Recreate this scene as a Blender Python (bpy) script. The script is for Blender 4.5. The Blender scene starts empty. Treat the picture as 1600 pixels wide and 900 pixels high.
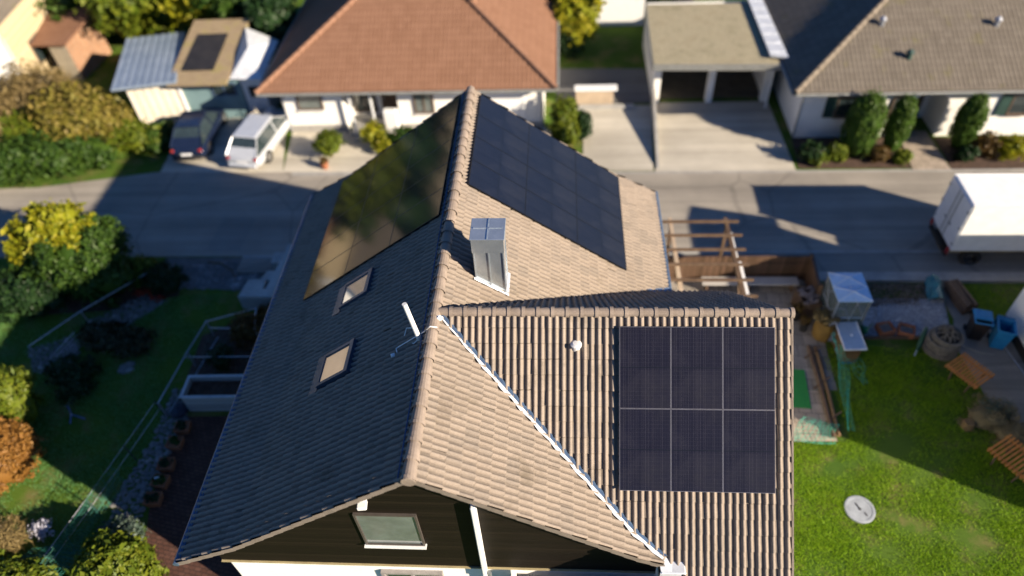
import bpy, math, random
import numpy as np
from math import sin, cos, pi, radians, hypot, atan2, sqrt, floor
from mathutils import Vector, Matrix

random.seed(7)
RNG = np.random.default_rng(11)
scn = bpy.context.scene
COL = scn.collection

# ------------------------------------------------------------------ camera
cam_d = bpy.data.cameras.new('camera')
cam = bpy.data.objects.new('camera', cam_d)
COL.objects.link(cam)
YAW, PIT, ROL, FPX = -0.0963, 0.8126, -0.0687, 1115.2
fw = Vector((sin(YAW) * cos(PIT), cos(YAW) * cos(PIT), -sin(PIT)))
rt = Vector((cos(YAW), -sin(YAW), 0))
up = rt.cross(fw)
r2 = rt * cos(ROL) + up * sin(ROL)
u2 = up * cos(ROL) - rt * sin(ROL)
cam.matrix_world = Matrix(((r2.x, u2.x, -fw.x, 2.664), (r2.y, u2.y, -fw.y, -6.113), (r2.z, u2.z, -fw.z, 20.433), (0, 0, 0, 1)))
cam_d.sensor_width = 36.0
cam_d.lens = 36.0 * FPX / 1600.0
cam_d.clip_start = 0.1
cam_d.clip_end = 2000
cam_d.dof.use_dof = True
cam_d.dof.focus_distance = 15.3
cam_d.dof.aperture_fstop = cam_d.lens / 1000.0 / 0.178
scn.camera = cam

# ------------------------------------------------------------------ sky and sun
SUN = Vector((2.06, -1.06, 1.0)).normalized()
ELEV = math.asin(SUN.z)
AZ = atan2(SUN.x, SUN.y)
world = bpy.data.worlds.new('World')
scn.world = world
world.use_nodes = True
wn = world.node_tree
bg = wn.nodes['Background']
sky = wn.nodes.new('ShaderNodeTexSky')
sky.sky_type = 'NISHITA'
sky.sun_disc = False
sky.sun_elevation = ELEV
sky.sun_rotation = AZ
sky.air_density = 1.0
sky.dust_density = 0.2
sky.ozone_density = 10.0
wn.links.new(sky.outputs[0], bg.inputs[0])
bg.inputs[1].default_value = 0.052
sd = bpy.data.lights.new('sun', 'SUN')
sd.energy = 5.0
sd.angle = radians(0.5)
sd.color = (1.0, 0.85, 0.65)
so = bpy.data.objects.new('sun', sd)
so.rotation_euler = SUN.to_track_quat('Z', 'Y').to_euler()
COL.objects.link(so)
vs = scn.view_settings
vs.view_transform = 'Standard'
vs.look = 'None'
vs.gamma = 1
vs.exposure = 1.33
vs.use_curve_mapping = False
scn.cycles.max_bounces = 6
scn.cycles.diffuse_bounces = 2
scn.cycles.glossy_bounces = 3
scn.cycles.transparent_max_bounces = 6


# ------------------------------------------------------------------ materials
class NT:
    def __init__(s, name):
        m = bpy.data.materials.new(name)
        m.use_nodes = True
        s.m = m
        s.t = m.node_tree
        s.b = s.t.nodes['Principled BSDF']

    def n(s, kind, **kw):
        nd = s.t.nodes.new(kind)
        for k, v in kw.items():
            setattr(nd, k, v)
        return nd

    def l(s, a, b):
        s.t.links.new(a, b)

    def val(s, v):
        n = s.n('ShaderNodeValue')
        n.outputs[0].default_value = v
        return n.outputs[0]

    def math(s, op, a, b=None):
        n = s.n('ShaderNodeMath', operation=op)
        for i, x in enumerate((a, b)):
            if x is None:
                continue
            if isinstance(x, (int, float)):
                n.inputs[i].default_value = x
            else:
                s.l(x, n.inputs[i])
        return n.outputs[0]

    def mix(s, fac, a, b, blend='MIX'):
        n = s.n('ShaderNodeMix', data_type='RGBA', blend_type=blend)
        for i, x in ((0, fac), (6, a), (7, b)):
            if isinstance(x, (int, float)):
                n.inputs[i].default_value = x
            elif isinstance(x, tuple):
                n.inputs[i].default_value = (*x[:3], 1)
            else:
                s.l(x, n.inputs[i])
        return n.outputs[2]

    def ramp(s, fac, stops):
        n = s.n('ShaderNodeValToRGB')
        e = n.color_ramp.elements
        while len(e) < len(stops):
            e.new(0.5)
        for i, (p, c) in enumerate(stops):
            e[i].position = p
            e[i].color = (*c[:3], 1)
        s.l(fac, n.inputs[0])
        return n.outputs[0]

    def coord(s, which='Object'):
        return s.n('ShaderNodeTexCoord').outputs[which]

    def noise(s, scale, detail=4, rough=0.55, vec=None, out=0):
        n = s.n('ShaderNodeTexNoise')
        n.inputs['Scale'].default_value = scale
        n.inputs['Detail'].default_value = detail
        n.inputs['Roughness'].default_value = rough
        s.l(vec if vec is not None else s.coord(), n.inputs['Vector'])
        return n.outputs[out]

    def bump(s, h, strength=0.3, dist=0.02, prev=None):
        n = s.n('ShaderNodeBump')
        n.inputs['Strength'].default_value = strength
        n.inputs['Distance'].default_value = dist
        s.l(h, n.inputs['Height'])
        if prev is not None:
            s.l(prev, n.inputs['Normal'])
        s.l(n.outputs[0], s.b.inputs['Normal'])
        return n.outputs[0]

    def set(s, **kw):
        for k, v in kw.items():
            i = s.b.inputs[k.replace('_', ' ')]
            if hasattr(v, 'is_output'):
                s.l(v, i)
            elif isinstance(v, tuple):
                i.default_value = (*v[:3], 1)
            else:
                i.default_value = v
        return s


MATS = {}


def pm(name, a, b=None, scale=4.0, rough=0.7, metal=0.0, bump=0.0, bscale=None, spec=0.4, detail=5, c=None):
    """plain procedural surface: two or three tones mixed by noise, with fine bump"""
    if name in MATS:
        return MATS[name]
    t = NT(name)
    if b is None:
        b = tuple(x * 0.75 for x in a)
    f = t.noise(scale, detail)
    stops = [(0.35, a), (0.65, b)]
    if c:
        stops = [(0.3, a), (0.5, b), (0.7, c)]
    colr = t.ramp(f, stops)
    fine = t.noise(scale * 9, 3)
    colr = t.mix(0.35, colr, t.ramp(fine, [(0.3, (0.35, 0.35, 0.35)), (0.7, (0.65, 0.65, 0.65))]), 'OVERLAY')
    t.set(Base_Color=colr, Roughness=rough, Metallic=metal, Specular_IOR_Level=spec)
    if bump:
        t.bump(t.noise(bscale or scale * 8, 4), bump, 0.02)
    MATS[name] = t.m
    return t.m


def leaf_mat(name, cols, trans=0.35, rough=0.5):
    if name in MATS:
        return MATS[name]
    t = NT(name)
    g = t.n('ShaderNodeNewGeometry')
    k = len(cols)
    stops = [(i / (k - 1), c) for i, c in enumerate(cols)]
    big = t.noise(1.3, 3)
    fac = t.math('ADD', t.math('MULTIPLY', g.outputs['Random Per Island'], 0.65), t.math('MULTIPLY', big, 0.35))
    colr = t.ramp(fac, stops)
    t.set(Base_Color=colr, Roughness=rough, Specular_IOR_Level=0.25)
    tr = t.n('ShaderNodeBsdfTranslucent')
    t.l(colr, tr.inputs[0])
    mx = t.n('ShaderNodeMixShader')
    mx.inputs[0].default_value = trans
    t.l(t.b.outputs[0], mx.inputs[1])
    t.l(tr.outputs[0], mx.inputs[2])
    t.l(mx.outputs[0], t.t.nodes['Material Output'].inputs['Surface'])
    MATS[name] = t.m
    return t.m


def tile_mat(name, cols, tw=0.30, th=0.33, bump=False, rough=0.75, moss=None, roll=0.15):
    """roof tiles: colour varies tile by tile through UVs in metres"""
    t = NT(name)
    uv = t.coord('UV')
    sep = t.n('ShaderNodeSeparateXYZ')
    t.l(uv, sep.inputs[0])
    row = t.math('FLOOR', t.math('DIVIDE', sep.outputs[1], th))
    cu = t.math('FLOOR', t.math('DIVIDE', sep.outputs[0], tw))
    cmb = t.n('ShaderNodeCombineXYZ')
    t.l(cu, cmb.inputs[0])
    t.l(row, cmb.inputs[1])
    wn_ = t.n('ShaderNodeTexWhiteNoise', noise_dimensions='2D')
    t.l(cmb.outputs[0], wn_.inputs['Vector'])
    k = len(cols)
    big = t.noise(0.7, 4, 0.6)
    med = t.noise(9, 5, 0.65)
    mpu = t.n('ShaderNodeMapping')
    mpu.inputs['Scale'].default_value = (5.0, 0.35, 1)
    t.l(uv, mpu.inputs[0])
    streak = t.noise(1.0, 5, 0.65, mpu.outputs[0])
    f = t.math('ADD', t.math('ADD', t.math('MULTIPLY', wn_.outputs['Value'], 0.20), t.math('MULTIPLY', streak, 0.32)), t.math('ADD', t.math('MULTIPLY', big, 0.27), t.math('MULTIPLY', med, 0.25)))
    colr = t.ramp(f, [(0.15 + 0.7 * i / (k - 1), c) for i, c in enumerate(cols)])
    speck = t.noise(60, 2)
    colr = t.mix(0.5, colr, t.ramp(speck, [(0.32, (0.3, 0.3, 0.3)), (0.7, (0.66, 0.66, 0.66))]), 'OVERLAY')
    # relief shade painted into the colour along course laps and roll troughs
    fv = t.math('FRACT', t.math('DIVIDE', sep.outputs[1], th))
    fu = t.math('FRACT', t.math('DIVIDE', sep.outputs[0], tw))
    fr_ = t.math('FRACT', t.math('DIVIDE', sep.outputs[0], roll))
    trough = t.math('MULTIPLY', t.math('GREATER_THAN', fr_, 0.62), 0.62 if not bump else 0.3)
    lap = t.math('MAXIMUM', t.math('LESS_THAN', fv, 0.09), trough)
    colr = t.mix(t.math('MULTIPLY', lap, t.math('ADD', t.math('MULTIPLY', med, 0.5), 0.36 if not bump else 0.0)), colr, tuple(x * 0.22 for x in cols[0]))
    if moss:
        mk = t.ramp(t.noise(1.1, 6, 0.7), [(0.58, (0, 0, 0)), (0.72, (1, 1, 1))])
        colr = t.mix(t.math('MULTIPLY', mk, 0.55), colr, moss)
    t.set(Base_Color=colr, Roughness=0.9, Specular_IOR_Level=0.12)
    nb = t.bump(speck, 0.25, 0.01)
    if bump:
        su = t.math('ABSOLUTE', t.math('SINE', t.math('MULTIPLY', sep.outputs[0], pi / roll)))
        fr = t.math('FRACT', t.math('DIVIDE', sep.outputs[1], th))
        t.bump(t.math('ADD', su, t.math('MULTIPLY', fr, 0.8)), 0.7, 0.03, nb)
    return t.m


def planks_mat(name, a, b, width=0.14, axis=2, rough=0.6, spec=0.35):
    if name in MATS:
        return MATS[name]
    t = NT(name)
    sep = t.n('ShaderNodeSeparateXYZ')
    t.l(t.coord(), sep.inputs[0])
    ax = sep.outputs[axis]
    q = t.math('DIVIDE', ax, width)
    w = t.n('ShaderNodeTexWhiteNoise', noise_dimensions='1D')
    t.l(t.math('FLOOR', q), w.inputs['W'])
    mp = t.n('ShaderNodeMapping')
    t.l(t.coord(), mp.inputs[0])
    sc = [1.2, 1.2, 1.2]
    sc[axis] = 22
    mp.inputs['Scale'].default_value = sc
    gr = t.noise(2.0, 6, 0.6, mp.outputs[0])
    f = t.math('ADD', t.math('MULTIPLY', w.outputs['Value'], 0.5), t.math('MULTIPLY', gr, 0.5))
    colr = t.ramp(f, [(0.25, a), (0.75, b)])
    fr = t.math('FRACT', q)
    edge = t.math('LESS_THAN', fr, 0.09)
    colr = t.mix(t.math('MULTIPLY', edge, 0.75), colr, tuple(x * 0.15 for x in a))
    t.set(Base_Color=colr, Roughness=rough, Specular_IOR_Level=spec)
    t.bump(t.math('SUBTRACT', gr, t.math('MULTIPLY', edge, 1.5)), 0.35, 0.012)
    MATS[name] = t.m
    return t.m


def glass_mat(name, colr, rough=0.06):
    if name in MATS:
        return MATS[name]
    t = NT(name)
    f = t.noise(3, 3)
    t.set(Base_Color=t.ramp(f, [(0.3, colr), (0.7, tuple(x * 0.7 for x in colr))]), Roughness=rough, Specular_IOR_Level=0.9, Coat_Weight=0.6, Coat_Roughness=0.03)
    MATS[name] = t.m
    return t.m


# solar cells: dark glass, thin busbar lines in both directions (UV in metres)
def panel_mat(name, base, line, spec_rough):
    t = NT(name)
    sep = t.n('ShaderNodeSeparateXYZ')
    t.l(t.coord('UV'), sep.inputs[0])

    def lines(o, period, frac):
        fr = t.math('FRACT', t.math('DIVIDE', o, period))
        return t.math('LESS_THAN', fr, frac)
    fine = lines(sep.outputs[0], 0.0345, 0.10)
    cellx = lines(sep.outputs[0], 0.172, 0.03)
    celly = lines(sep.outputs[1], 0.0855, 0.045)
    half = t.math('LESS_THAN', t.math('ABSOLUTE', t.math('SUBTRACT', sep.outputs[1], 0.845)), 0.011)
    wv = t.n('ShaderNodeTexWhiteNoise', noise_dimensions='1D')
    t.l(t.math('FLOOR', t.math('DIVIDE', sep.outputs[0], 0.0345)), wv.inputs['W'])
    f1 = t.math('MULTIPLY', fine, t.math('MULTIPLY', wv.outputs['Value'], 0.55))
    f2 = t.math('MULTIPLY', celly, 0.14)
    f3 = t.math('MULTIPLY', cellx, 0.26)
    fac = t.math('MAXIMUM', t.math('MAXIMUM', f1, f2), f3)
    nz = t.noise(2.2, 4)
    bcol = t.ramp(nz, [(0.3, base), (0.7, tuple(x * 1.35 for x in base))])
    colr = t.mix(fac, bcol, line)
    colr = t.mix(t.math('MULTIPLY', half, 0.8), colr, (0.004, 0.005, 0.008))
    dust = t.ramp(t.noise(0.8, 5, 0.7), [(0.45, (0, 0, 0)), (0.8, (1, 1, 1))])
    colr = t.mix(t.math('MULTIPLY', dust, 0.05), colr, (0.2, 0.19, 0.17))
    t.set(Base_Color=colr, Roughness=spec_rough, Specular_IOR_Level=0.8 if spec_rough < .1 else 0.4)
    return t.m


# ------------------------------------------------------------------ mesh collector
class MB:
    def __init__(s):
        s.v, s.f, s.uv, s.n = [], [], [], 0

    def add(s, vs, fs, uvs=None):
        b = s.n
        s.v.extend([tuple(p) for p in vs])
        s.n += len(vs)
        for i, f in enumerate(fs):
            s.f.append([b + k for k in f])
            s.uv.append(uvs[i] if uvs else None)
        return s

    def quad(s, a, b, c, d, uv=None):
        return s.add([a, b, c, d], [[0, 1, 2, 3]], [uv] if uv else None)

    def poly(s, pts, uv=None):
        return s.add(pts, [list(range(len(pts)))], [uv] if uv else None)

    def box(s, c, d, rz=0.0, rx=0.0, ry=0.0, bev=0.0, taper=1.0):
        hx, hy, hz = d[0] / 2, d[1] / 2, d[2] / 2
        M = Matrix.Rotation(rz, 3, 'Z') @ Matrix.Rotation(ry, 3, 'Y') @ Matrix.Rotation(rx, 3, 'X')
        if bev <= 0:
            L = [(-hx, -hy, -hz), (hx, -hy, -hz), (hx, hy, -hz), (-hx, hy, -hz)]
            T = [(x * taper, y * taper, hz) for x, y, z in L]
            P = [M @ Vector(p) + Vector(c) for p in L + T]
            return s.add(P, [[3, 2, 1, 0], [4, 5, 6, 7], [0, 1, 5, 4], [1, 2, 6, 5], [2, 3, 7, 6], [3, 0, 4, 7]])
        b = min(bev, hx * .9, hy * .9, hz * .9)
        rings = []
        for z, i in ((-hz, b), (-hz + b, 0), (hz - b, 0), (hz, b)):
            k = taper if z > 0 else 1.0
            x, y = (hx - i) * k, (hy - i) * k
            e = b * k if i == 0 else b * .6
            rings.append([(-x + e, -y, z), (x - e, -y, z), (x, -y + e, z), (x, y - e, z), (x - e, y, z), (-x + e, y, z), (-x, y - e, z), (-x, -y + e, z)])
        P = [M @ Vector(p) + Vector(c) for r in rings for p in r]
        F = [[7, 6, 5, 4, 3, 2, 1, 0], [24 + k for k in range(8)]]
        for r in range(3):
            for k in range(8):
                a, bb = r * 8 + k, r * 8 + (k + 1) % 8
                F.append([a, bb, bb + 8, a + 8])
        return s.add(P, F)

    def tube(s, path, r, n=8, cap=True):
        path = [Vector(p) for p in path]
        m = len(path)
        rs = r if isinstance(r, (list, tuple)) else [r] * m
        P = []
        pu = None
        for i in range(m):
            d = (path[min(i + 1, m - 1)] - path[max(i - 1, 0)])
            if d.length < 1e-9:
                d = Vector((0, 0, 1))
            d.normalize()
            ref = Vector((0, 0, 1)) if abs(d.z) < 0.95 else Vector((1, 0, 0))
            a = d.cross(ref).normalized()
            b = d.cross(a)
            for k in range(n):
                q = 2 * pi * k / n
                P.append(path[i] + (a * cos(q) + b * sin(q)) * rs[i])
        F = []
        for i in range(m - 1):
            for k in range(n):
                F.append([i * n + k, i * n + (k + 1) % n, (i + 1) * n + (k + 1) % n, (i + 1) * n + k])
        if cap:
            F.append(list(range(n))[::-1])
            F.append([(m - 1) * n + k for k in range(n)])
        return s.add(P, F)

    def lathe(s, prof, c=(0, 0, 0), n=20, sx=1.0, sy=1.0):
        P, F = [], []
        m = len(prof)
        for r, z in prof:
            for k in range(n):
                q = 2 * pi * k / n
                P.append((c[0] + r * cos(q) * sx, c[1] + r * sin(q) * sy, c[2] + z))
        for i in range(m - 1):
            for k in range(n):
                F.append([i * n + k, i * n + (k + 1) % n, (i + 1) * n + (k + 1) % n, (i + 1) * n + k])
        F.append(list(range(n))[::-1])
        F.append([(m - 1) * n + k for k in range(n)])
        return s.add(P, F)

    def slab(s, pts, z0, z1):
        n = len(pts)
        if sum(pts[i][0] * pts[(i + 1) % n][1] - pts[(i + 1) % n][0] * pts[i][1] for i in range(n)) < 0:
            pts = pts[::-1]
        P = [(x, y, z0) for x, y in pts] + [(x, y, z1) for x, y in pts]
        F = [list(range(n))[::-1], [n + k for k in range(n)]]
        for k in range(n):
            F.append([k, (k + 1) % n, n + (k + 1) % n, n + k])
        return s.add(P, F)

    def rock(s, c, r, sq=0.7, seed=0, n=7, m=4):
        rr = random.Random(seed)
        P, F = [], []
        ph = rr.random() * 6
        e = 0.7 + rr.random() * 0.5
        for i in range(m + 1):
            a = -pi / 2 + pi * i / m
            for k in range(n):
                q = 2 * pi * k / n + ph
                j = 1 + rr.uniform(-.16, .16)
                P.append((c[0] + r * cos(a) * cos(q) * j, c[1] + r * e * cos(a) * sin(q) * j, c[2] + r * sq * sin(a) * j))
        for i in range(m):
            for k in range(n):
                F.append([i * n + k, i * n + (k + 1) % n, (i + 1) * n + (k + 1) % n, (i + 1) * n + k])
        F.append(list(range(n))[::-1])
        F.append([m * n + k for k in range(n)])
        return s.add(P, F)

    def build(s, name, mat, parent=None, smooth=False, kind=None, loc=None):
        me = bpy.data.meshes.new(name)
        me.from_pydata(s.v, [], s.f)
        if any(u is not None for u in s.uv):
            lay = me.uv_layers.new(name='UVMap')
            data = []
            for f, u in zip(s.f, s.uv):
                data.extend(u if u is not None else [(0, 0)] * len(f))
            lay.data.foreach_set('uv', np.array(data, dtype=np.float32).ravel())
        if smooth:
            me.polygons.foreach_set('use_smooth', [True] * len(me.polygons))
        me.materials.append(mat)
        o = bpy.data.objects.new(name, me)
        COL.objects.link(o)
        if parent:
            o.parent = parent
        if kind:
            o['kind'] = kind
        if loc:
            o.location = loc
        return o


def np_mesh(name, V, Fq, mat, parent=None, uv=None, smooth=False, kind=None):
    """mesh from numpy arrays; Fq is an (n,k) index array"""
    me = bpy.data.meshes.new(name)
    n, k = Fq.shape
    me.vertices.add(len(V))
    me.vertices.foreach_set('co', V.astype(np.float32).ravel())
    me.loops.add(n * k)
    me.loops.foreach_set('vertex_index', Fq.astype(np.int32).ravel())
    me.polygons.add(n)
    me.polygons.foreach_set('loop_start', np.arange(0, n * k, k, dtype=np.int32))
    if smooth:
        me.polygons.foreach_set('use_smooth', np.ones(n, dtype=bool))
    if uv is not None:
        lay = me.uv_layers.new(name='UVMap')
        lay.data.foreach_set('uv', uv[Fq.ravel()].astype(np.float32).ravel())
    me.update(calc_edges=True)
    me.validate()
    me.materials.append(mat)
    o = bpy.data.objects.new(name, me)
    COL.objects.link(o)
    if parent:
        o.parent = parent
    if kind:
        o['kind'] = kind
    return o


def tag(o, label, cat, group=None, kind=None):
    o['label'] = label
    o['category'] = cat
    if group:
        o['group'] = group
    if kind:
        o['kind'] = kind
    return o


def thing(name, label, cat, loc=(0, 0, 0), rz=0.0, group=None):
    o = bpy.data.objects.new(name, None)
    o.empty_display_size = 0.2
    COL.objects.link(o)
    o.location = loc
    o.rotation_euler = (0, 0, rz)
    return tag(o, label, cat, group)


def copy_tree(o, parent=None):
    c = o.copy()
    COL.objects.link(c)
    c.parent = parent
    for ch in [x for x in bpy.data.objects if x.parent == o]:
        copy_tree(ch, c)
    return c


def structure(mb, name, mat):
    return mb.build(name, mat, kind='structure')


# ------------------------------------------------------------------ common surfaces
M_white = pm('white_render', (0.80, 0.79, 0.76), (0.72, 0.71, 0.69), 1.2, 0.85, bump=0.08, bscale=60)
M_cream = pm('cream_render', (0.66, 0.60, 0.48), (0.58, 0.52, 0.42), 1.0, 0.85, bump=0.08)
M_whitemetal = pm('white_painted_metal', (0.74, 0.75, 0.76), (0.66, 0.67, 0.69), 6, 0.4, spec=0.5)
M_zinc = pm('zinc_sheet', (0.55, 0.61, 0.67), (0.46, 0.52, 0.58), 3, 0.24, metal=0.78)
M_pale_flash = pm('pale_flashing', (0.70, 0.73, 0.78), (0.55, 0.58, 0.63), 4, 0.4, metal=0.3)
M_bluegutter = pm('slate_blue_gutter', (0.10, 0.16, 0.26), (0.07, 0.11, 0.19), 3, 0.35, metal=0.4)
M_dark = pm('dark_recess', (0.012, 0.011, 0.010), (0.02, 0.018, 0.016), 3, 0.8)
M_blackrub = pm('tyre_rubber', (0.015, 0.015, 0.016), (0.025, 0.025, 0.026), 8, 0.8)
M_greymetal = pm('grey_metal', (0.30, 0.32, 0.34), (0.22, 0.24, 0.26), 8, 0.4, metal=0.6)
M_galv = pm('galvanised_pipe', (0.46, 0.48, 0.52), (0.34, 0.36, 0.41), 8, 0.38, metal=0.7)
M_brownwood = planks_mat('weathered_brown_boards', (0.06, 0.035, 0.02), (0.12, 0.07, 0.045), 0.12, 0)
M_darkwood = pm('dark_stained_timber', (0.075, 0.045, 0.028), (0.12, 0.078, 0.05), 5, 0.7, bump=0.2)
M_palewood = pm('pale_timber', (0.42, 0.33, 0.24), (0.34, 0.26, 0.19), 5, 0.7, bump=0.2)
M_greywood = planks_mat('grey_weathered_boards', (0.26, 0.25, 0.25), (0.38, 0.36, 0.34), 0.2, 2)
M_orangewood = pm('orange_oiled_slats', (0.58, 0.22, 0.04), (0.44, 0.155, 0.03), 6, 0.55, bump=0.2)
M_terra = pm('terracotta', (0.30, 0.11, 0.05), (0.22, 0.085, 0.045), 5, 0.8, bump=0.15)
M_soil = pm('dark_soil', (0.045, 0.028, 0.019), (0.085, 0.05, 0.036), 5, 0.95, bump=0.8, bscale=30)
M_stone = pm('pale_field_stone', (0.21, 0.205, 0.20), (0.12, 0.118, 0.115), 3.5, 0.85, bump=0.4, bscale=25, c=(0.29, 0.28, 0.265))
M_concrete = pm('pale_concrete', (0.40, 0.39, 0.37), (0.31, 0.305, 0.29), 1.3, 0.85, bump=0.15, bscale=40)
M_rope = pm('grey_brown_rope', (0.17, 0.15, 0.125), (0.10, 0.09, 0.075), 9, 0.85, bump=0.4)
M_brightnet = pm('bright_green_netting', (0.03, 0.34, 0.24), (0.025, 0.25, 0.18), 9, 0.6)
M_greennet = pm('green_netting', (0.02, 0.16, 0.12), (0.015, 0.11, 0.09), 9, 0.6)
M_twig = pm('twig_bark', (0.07, 0.05, 0.035), (0.11, 0.08, 0.055), 9, 0.9)
M_bark = pm('tree_bark', (0.09, 0.07, 0.05), (0.05, 0.04, 0.03), 6, 0.9, bump=0.5)
M_winglass = glass_mat('window_glass', (0.03, 0.045, 0.05))
M_paleglass = glass_mat('pale_curtained_glass', (0.14, 0.165, 0.165), 0.08)
M_cartyre = M_blackrub
M_rim = pm('alloy_rim', (0.45, 0.45, 0.46), (0.36, 0.36, 0.37), 9, 0.35, metal=0.8)
M_redlamp = pm('red_lamp', (0.26, 0.03, 0.03), (0.2, 0.02, 0.02), 9, 0.25)

L_green = leaf_mat('leaf_mid_green', [(0.018, 0.045, 0.008), (0.04, 0.085, 0.012), (0.075, 0.13, 0.018)])
L_dark = leaf_mat('leaf_dark_green', [(0.008, 0.022, 0.008), (0.016, 0.042, 0.012), (0.03, 0.065, 0.016)], 0.25)
L_yellow = leaf_mat('leaf_yellow_green', [(0.12, 0.15, 0.008), (0.24, 0.25, 0.012), (0.36, 0.29, 0.02)])
L_lime = leaf_mat('leaf_lime', [(0.055, 0.095, 0.008), (0.11, 0.15, 0.012), (0.17, 0.18, 0.015)])
L_orange = leaf_mat('leaf_orange_brown', [(0.16, 0.075, 0.018), (0.27, 0.13, 0.03), (0.34, 0.19, 0.05)])
L_tan = leaf_mat('leaf_tan', [(0.14, 0.10, 0.04), (0.24, 0.18, 0.075), (0.30, 0.22, 0.10)])
L_brown = leaf_mat('leaf_rust_brown', [(0.07, 0.04, 0.012), (0.12, 0.07, 0.02), (0.10, 0.085, 0.02)])
L_olive = leaf_mat('leaf_olive_gold', [(0.10, 0.10, 0.015), (0.20, 0.17, 0.03), (0.28, 0.20, 0.06)])
L_silver = leaf_mat('leaf_silver_green', [(0.05, 0.085, 0.06), (0.09, 0.13, 0.10), (0.16, 0.19, 0.17)])
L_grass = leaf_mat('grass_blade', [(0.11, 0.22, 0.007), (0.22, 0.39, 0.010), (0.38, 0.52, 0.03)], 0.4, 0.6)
L_shadegrass = leaf_mat('grass_blade_shade_fill', [(0.07, 0.21, 0.06), (0.14, 0.33, 0.10), (0.26, 0.40, 0.15)], 0.4, 0.6)  # copy for the shaded lawn; shadow fill and a bluish tint painted in
L_straw = leaf_mat('straw', [(0.12, 0.095, 0.045), (0.20, 0.16, 0.085), (0.28, 0.23, 0.14)], 0.2, 0.8)
L_chip = leaf_mat('wood_chip', [(0.05, 0.035, 0.025), (0.17, 0.12, 0.085), (0.42, 0.34, 0.27)], 0.0, 0.9)
L_white = leaf_mat('pale_petal', [(0.35, 0.33, 0.42), (0.5, 0.5, 0.58), (0.6, 0.6, 0.66)])
L_red = leaf_mat('red_petal', [(0.30, 0.02, 0.01), (0.42, 0.04, 0.02), (0.5, 0.09, 0.02)])


# ------------------------------------------------------------------ foliage
def leaves_array(P, N, size, rng, spread=0.6, aspect=0.55):
    """diamond leaves at points P, facing roughly along N"""
    n = len(P)
    nn = N + rng.normal(0, spread, (n, 3))
    nn /= np.linalg.norm(nn, axis=1)[:, None] + 1e-9
    a = rng.normal(0, 1, (n, 3))
    a -= (a * nn).sum(1)[:, None] * nn
    a /= np.linalg.norm(a, axis=1)[:, None] + 1e-9
    b = np.cross(nn, a)
    s = size * rng.uniform(0.4, 1.0, (n, 1)) ** 1.2 * rng.choice([1.0, 1.0, 1.25, 1.7], (n, 1))
    fold = nn * s * 0.18
    V = np.empty((n, 4, 3))
    V[:, 0] = P - a * s
    V[:, 1] = P + b * s * aspect + fold
    V[:, 2] = P + a * s
    V[:, 3] = P - b * s * aspect + fold
    F = np.arange(n * 4).reshape(n, 4)
    return V.reshape(-1, 3), F


def crown_points(blobs, n, rng, clumps=40, clump_r=0.3, shell=0.75):
    """points gathered in clumps near the surface of several ellipsoids"""
    vols = np.array([b[1][0] * b[1][1] + b[1][2] * b[1][0] for b in blobs], float)
    vols /= vols.sum()
    PP, NN = [], []
    for (c, r), w in zip(blobs, vols):
        k = max(4, int(clumps * w))
        m = max(20, int(n * w))
        c = np.array(c, float)
        r = np.array(r, float)
        d = rng.normal(0, 1, (k, 3))
        d[:, 2] = np.where(d[:, 2] < -0.5, -d[:, 2], d[:, 2])
        d /= np.linalg.norm(d, axis=1)[:, None]
        rad = rng.uniform(shell, 1.03, (k, 1))
        if shell < .9:
            rad = np.where(rng.uniform(0, 1, (k, 1)) < .22, rng.uniform(1.05, 1.25, (k, 1)), rad)
        cc = d * rad
        idx = rng.integers(0, k, m)
        off = rng.normal(0, 1, (m, 3)) * clump_r * rng.uniform(0.35, 1.0, (m, 1))
        q = cc[idx] + off
        ln = np.linalg.norm(q, axis=1)[:, None]
        nr = q / (ln + 1e-9)
        q = np.where(ln > 1.36, nr * 1.36, q)
        PP.append(c + q * r)
        nv = nr / r
        NN.append(nv / np.linalg.norm(nv, axis=1)[:, None])
    return np.concatenate(PP), np.concatenate(NN)


def core_mesh(blobs, k=0.7):
    V, F, b = [], [], 0
    n, m = 12, 7
    for c, r in blobs:
        for i in range(m + 1):
            a = -pi / 2 + pi * i / m
            for j in range(n):
                q = 2 * pi * j / n
                w = k * (1 + 0.10 * sin(3 * q + i) + 0.07 * cos(5 * q - 2 * i))
                V.append((c[0] + r[0] * cos(a) * cos(q) * w, c[1] + r[1] * cos(a) * sin(q) * w, c[2] + r[2] * sin(a) * w))
        for i in range(m):
            for j in range(n):
                F.append((b + i * n + j, b + i * n + (j + 1) % n, b + (i + 1) * n + (j + 1) % n, b + (i + 1) * n + j))
        b += (m + 1) * n
    return np.array(V), np.array(F)


def crown(name, blobs, n, size, mat, parent, seed, clumps=60, clump_r=0.22, shell=0.8, core=0.72, spread=0.6, aspect=0.55, kind=None, floor_z=0.03):
    rng = np.random.default_rng(seed)
    P, N = crown_points(blobs, n, rng, clumps, clump_r, shell)
    if floor_z is not None:
        P[:, 2] = np.maximum(P[:, 2], floor_z + rng.uniform(0, 0.1, len(P)))
    V, F = leaves_array(P, N, size, rng, spread, aspect)
    if core:
        V2, F2 = core_mesh(blobs, core)
        if floor_z is not None:
            V2[:, 2] = np.maximum(V2[:, 2], floor_z)
        F = np.concatenate([F, F2 + len(V)])
        V = np.concatenate([V, V2])
    return np_mesh(name, V, F, mat, parent, kind=kind)


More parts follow.
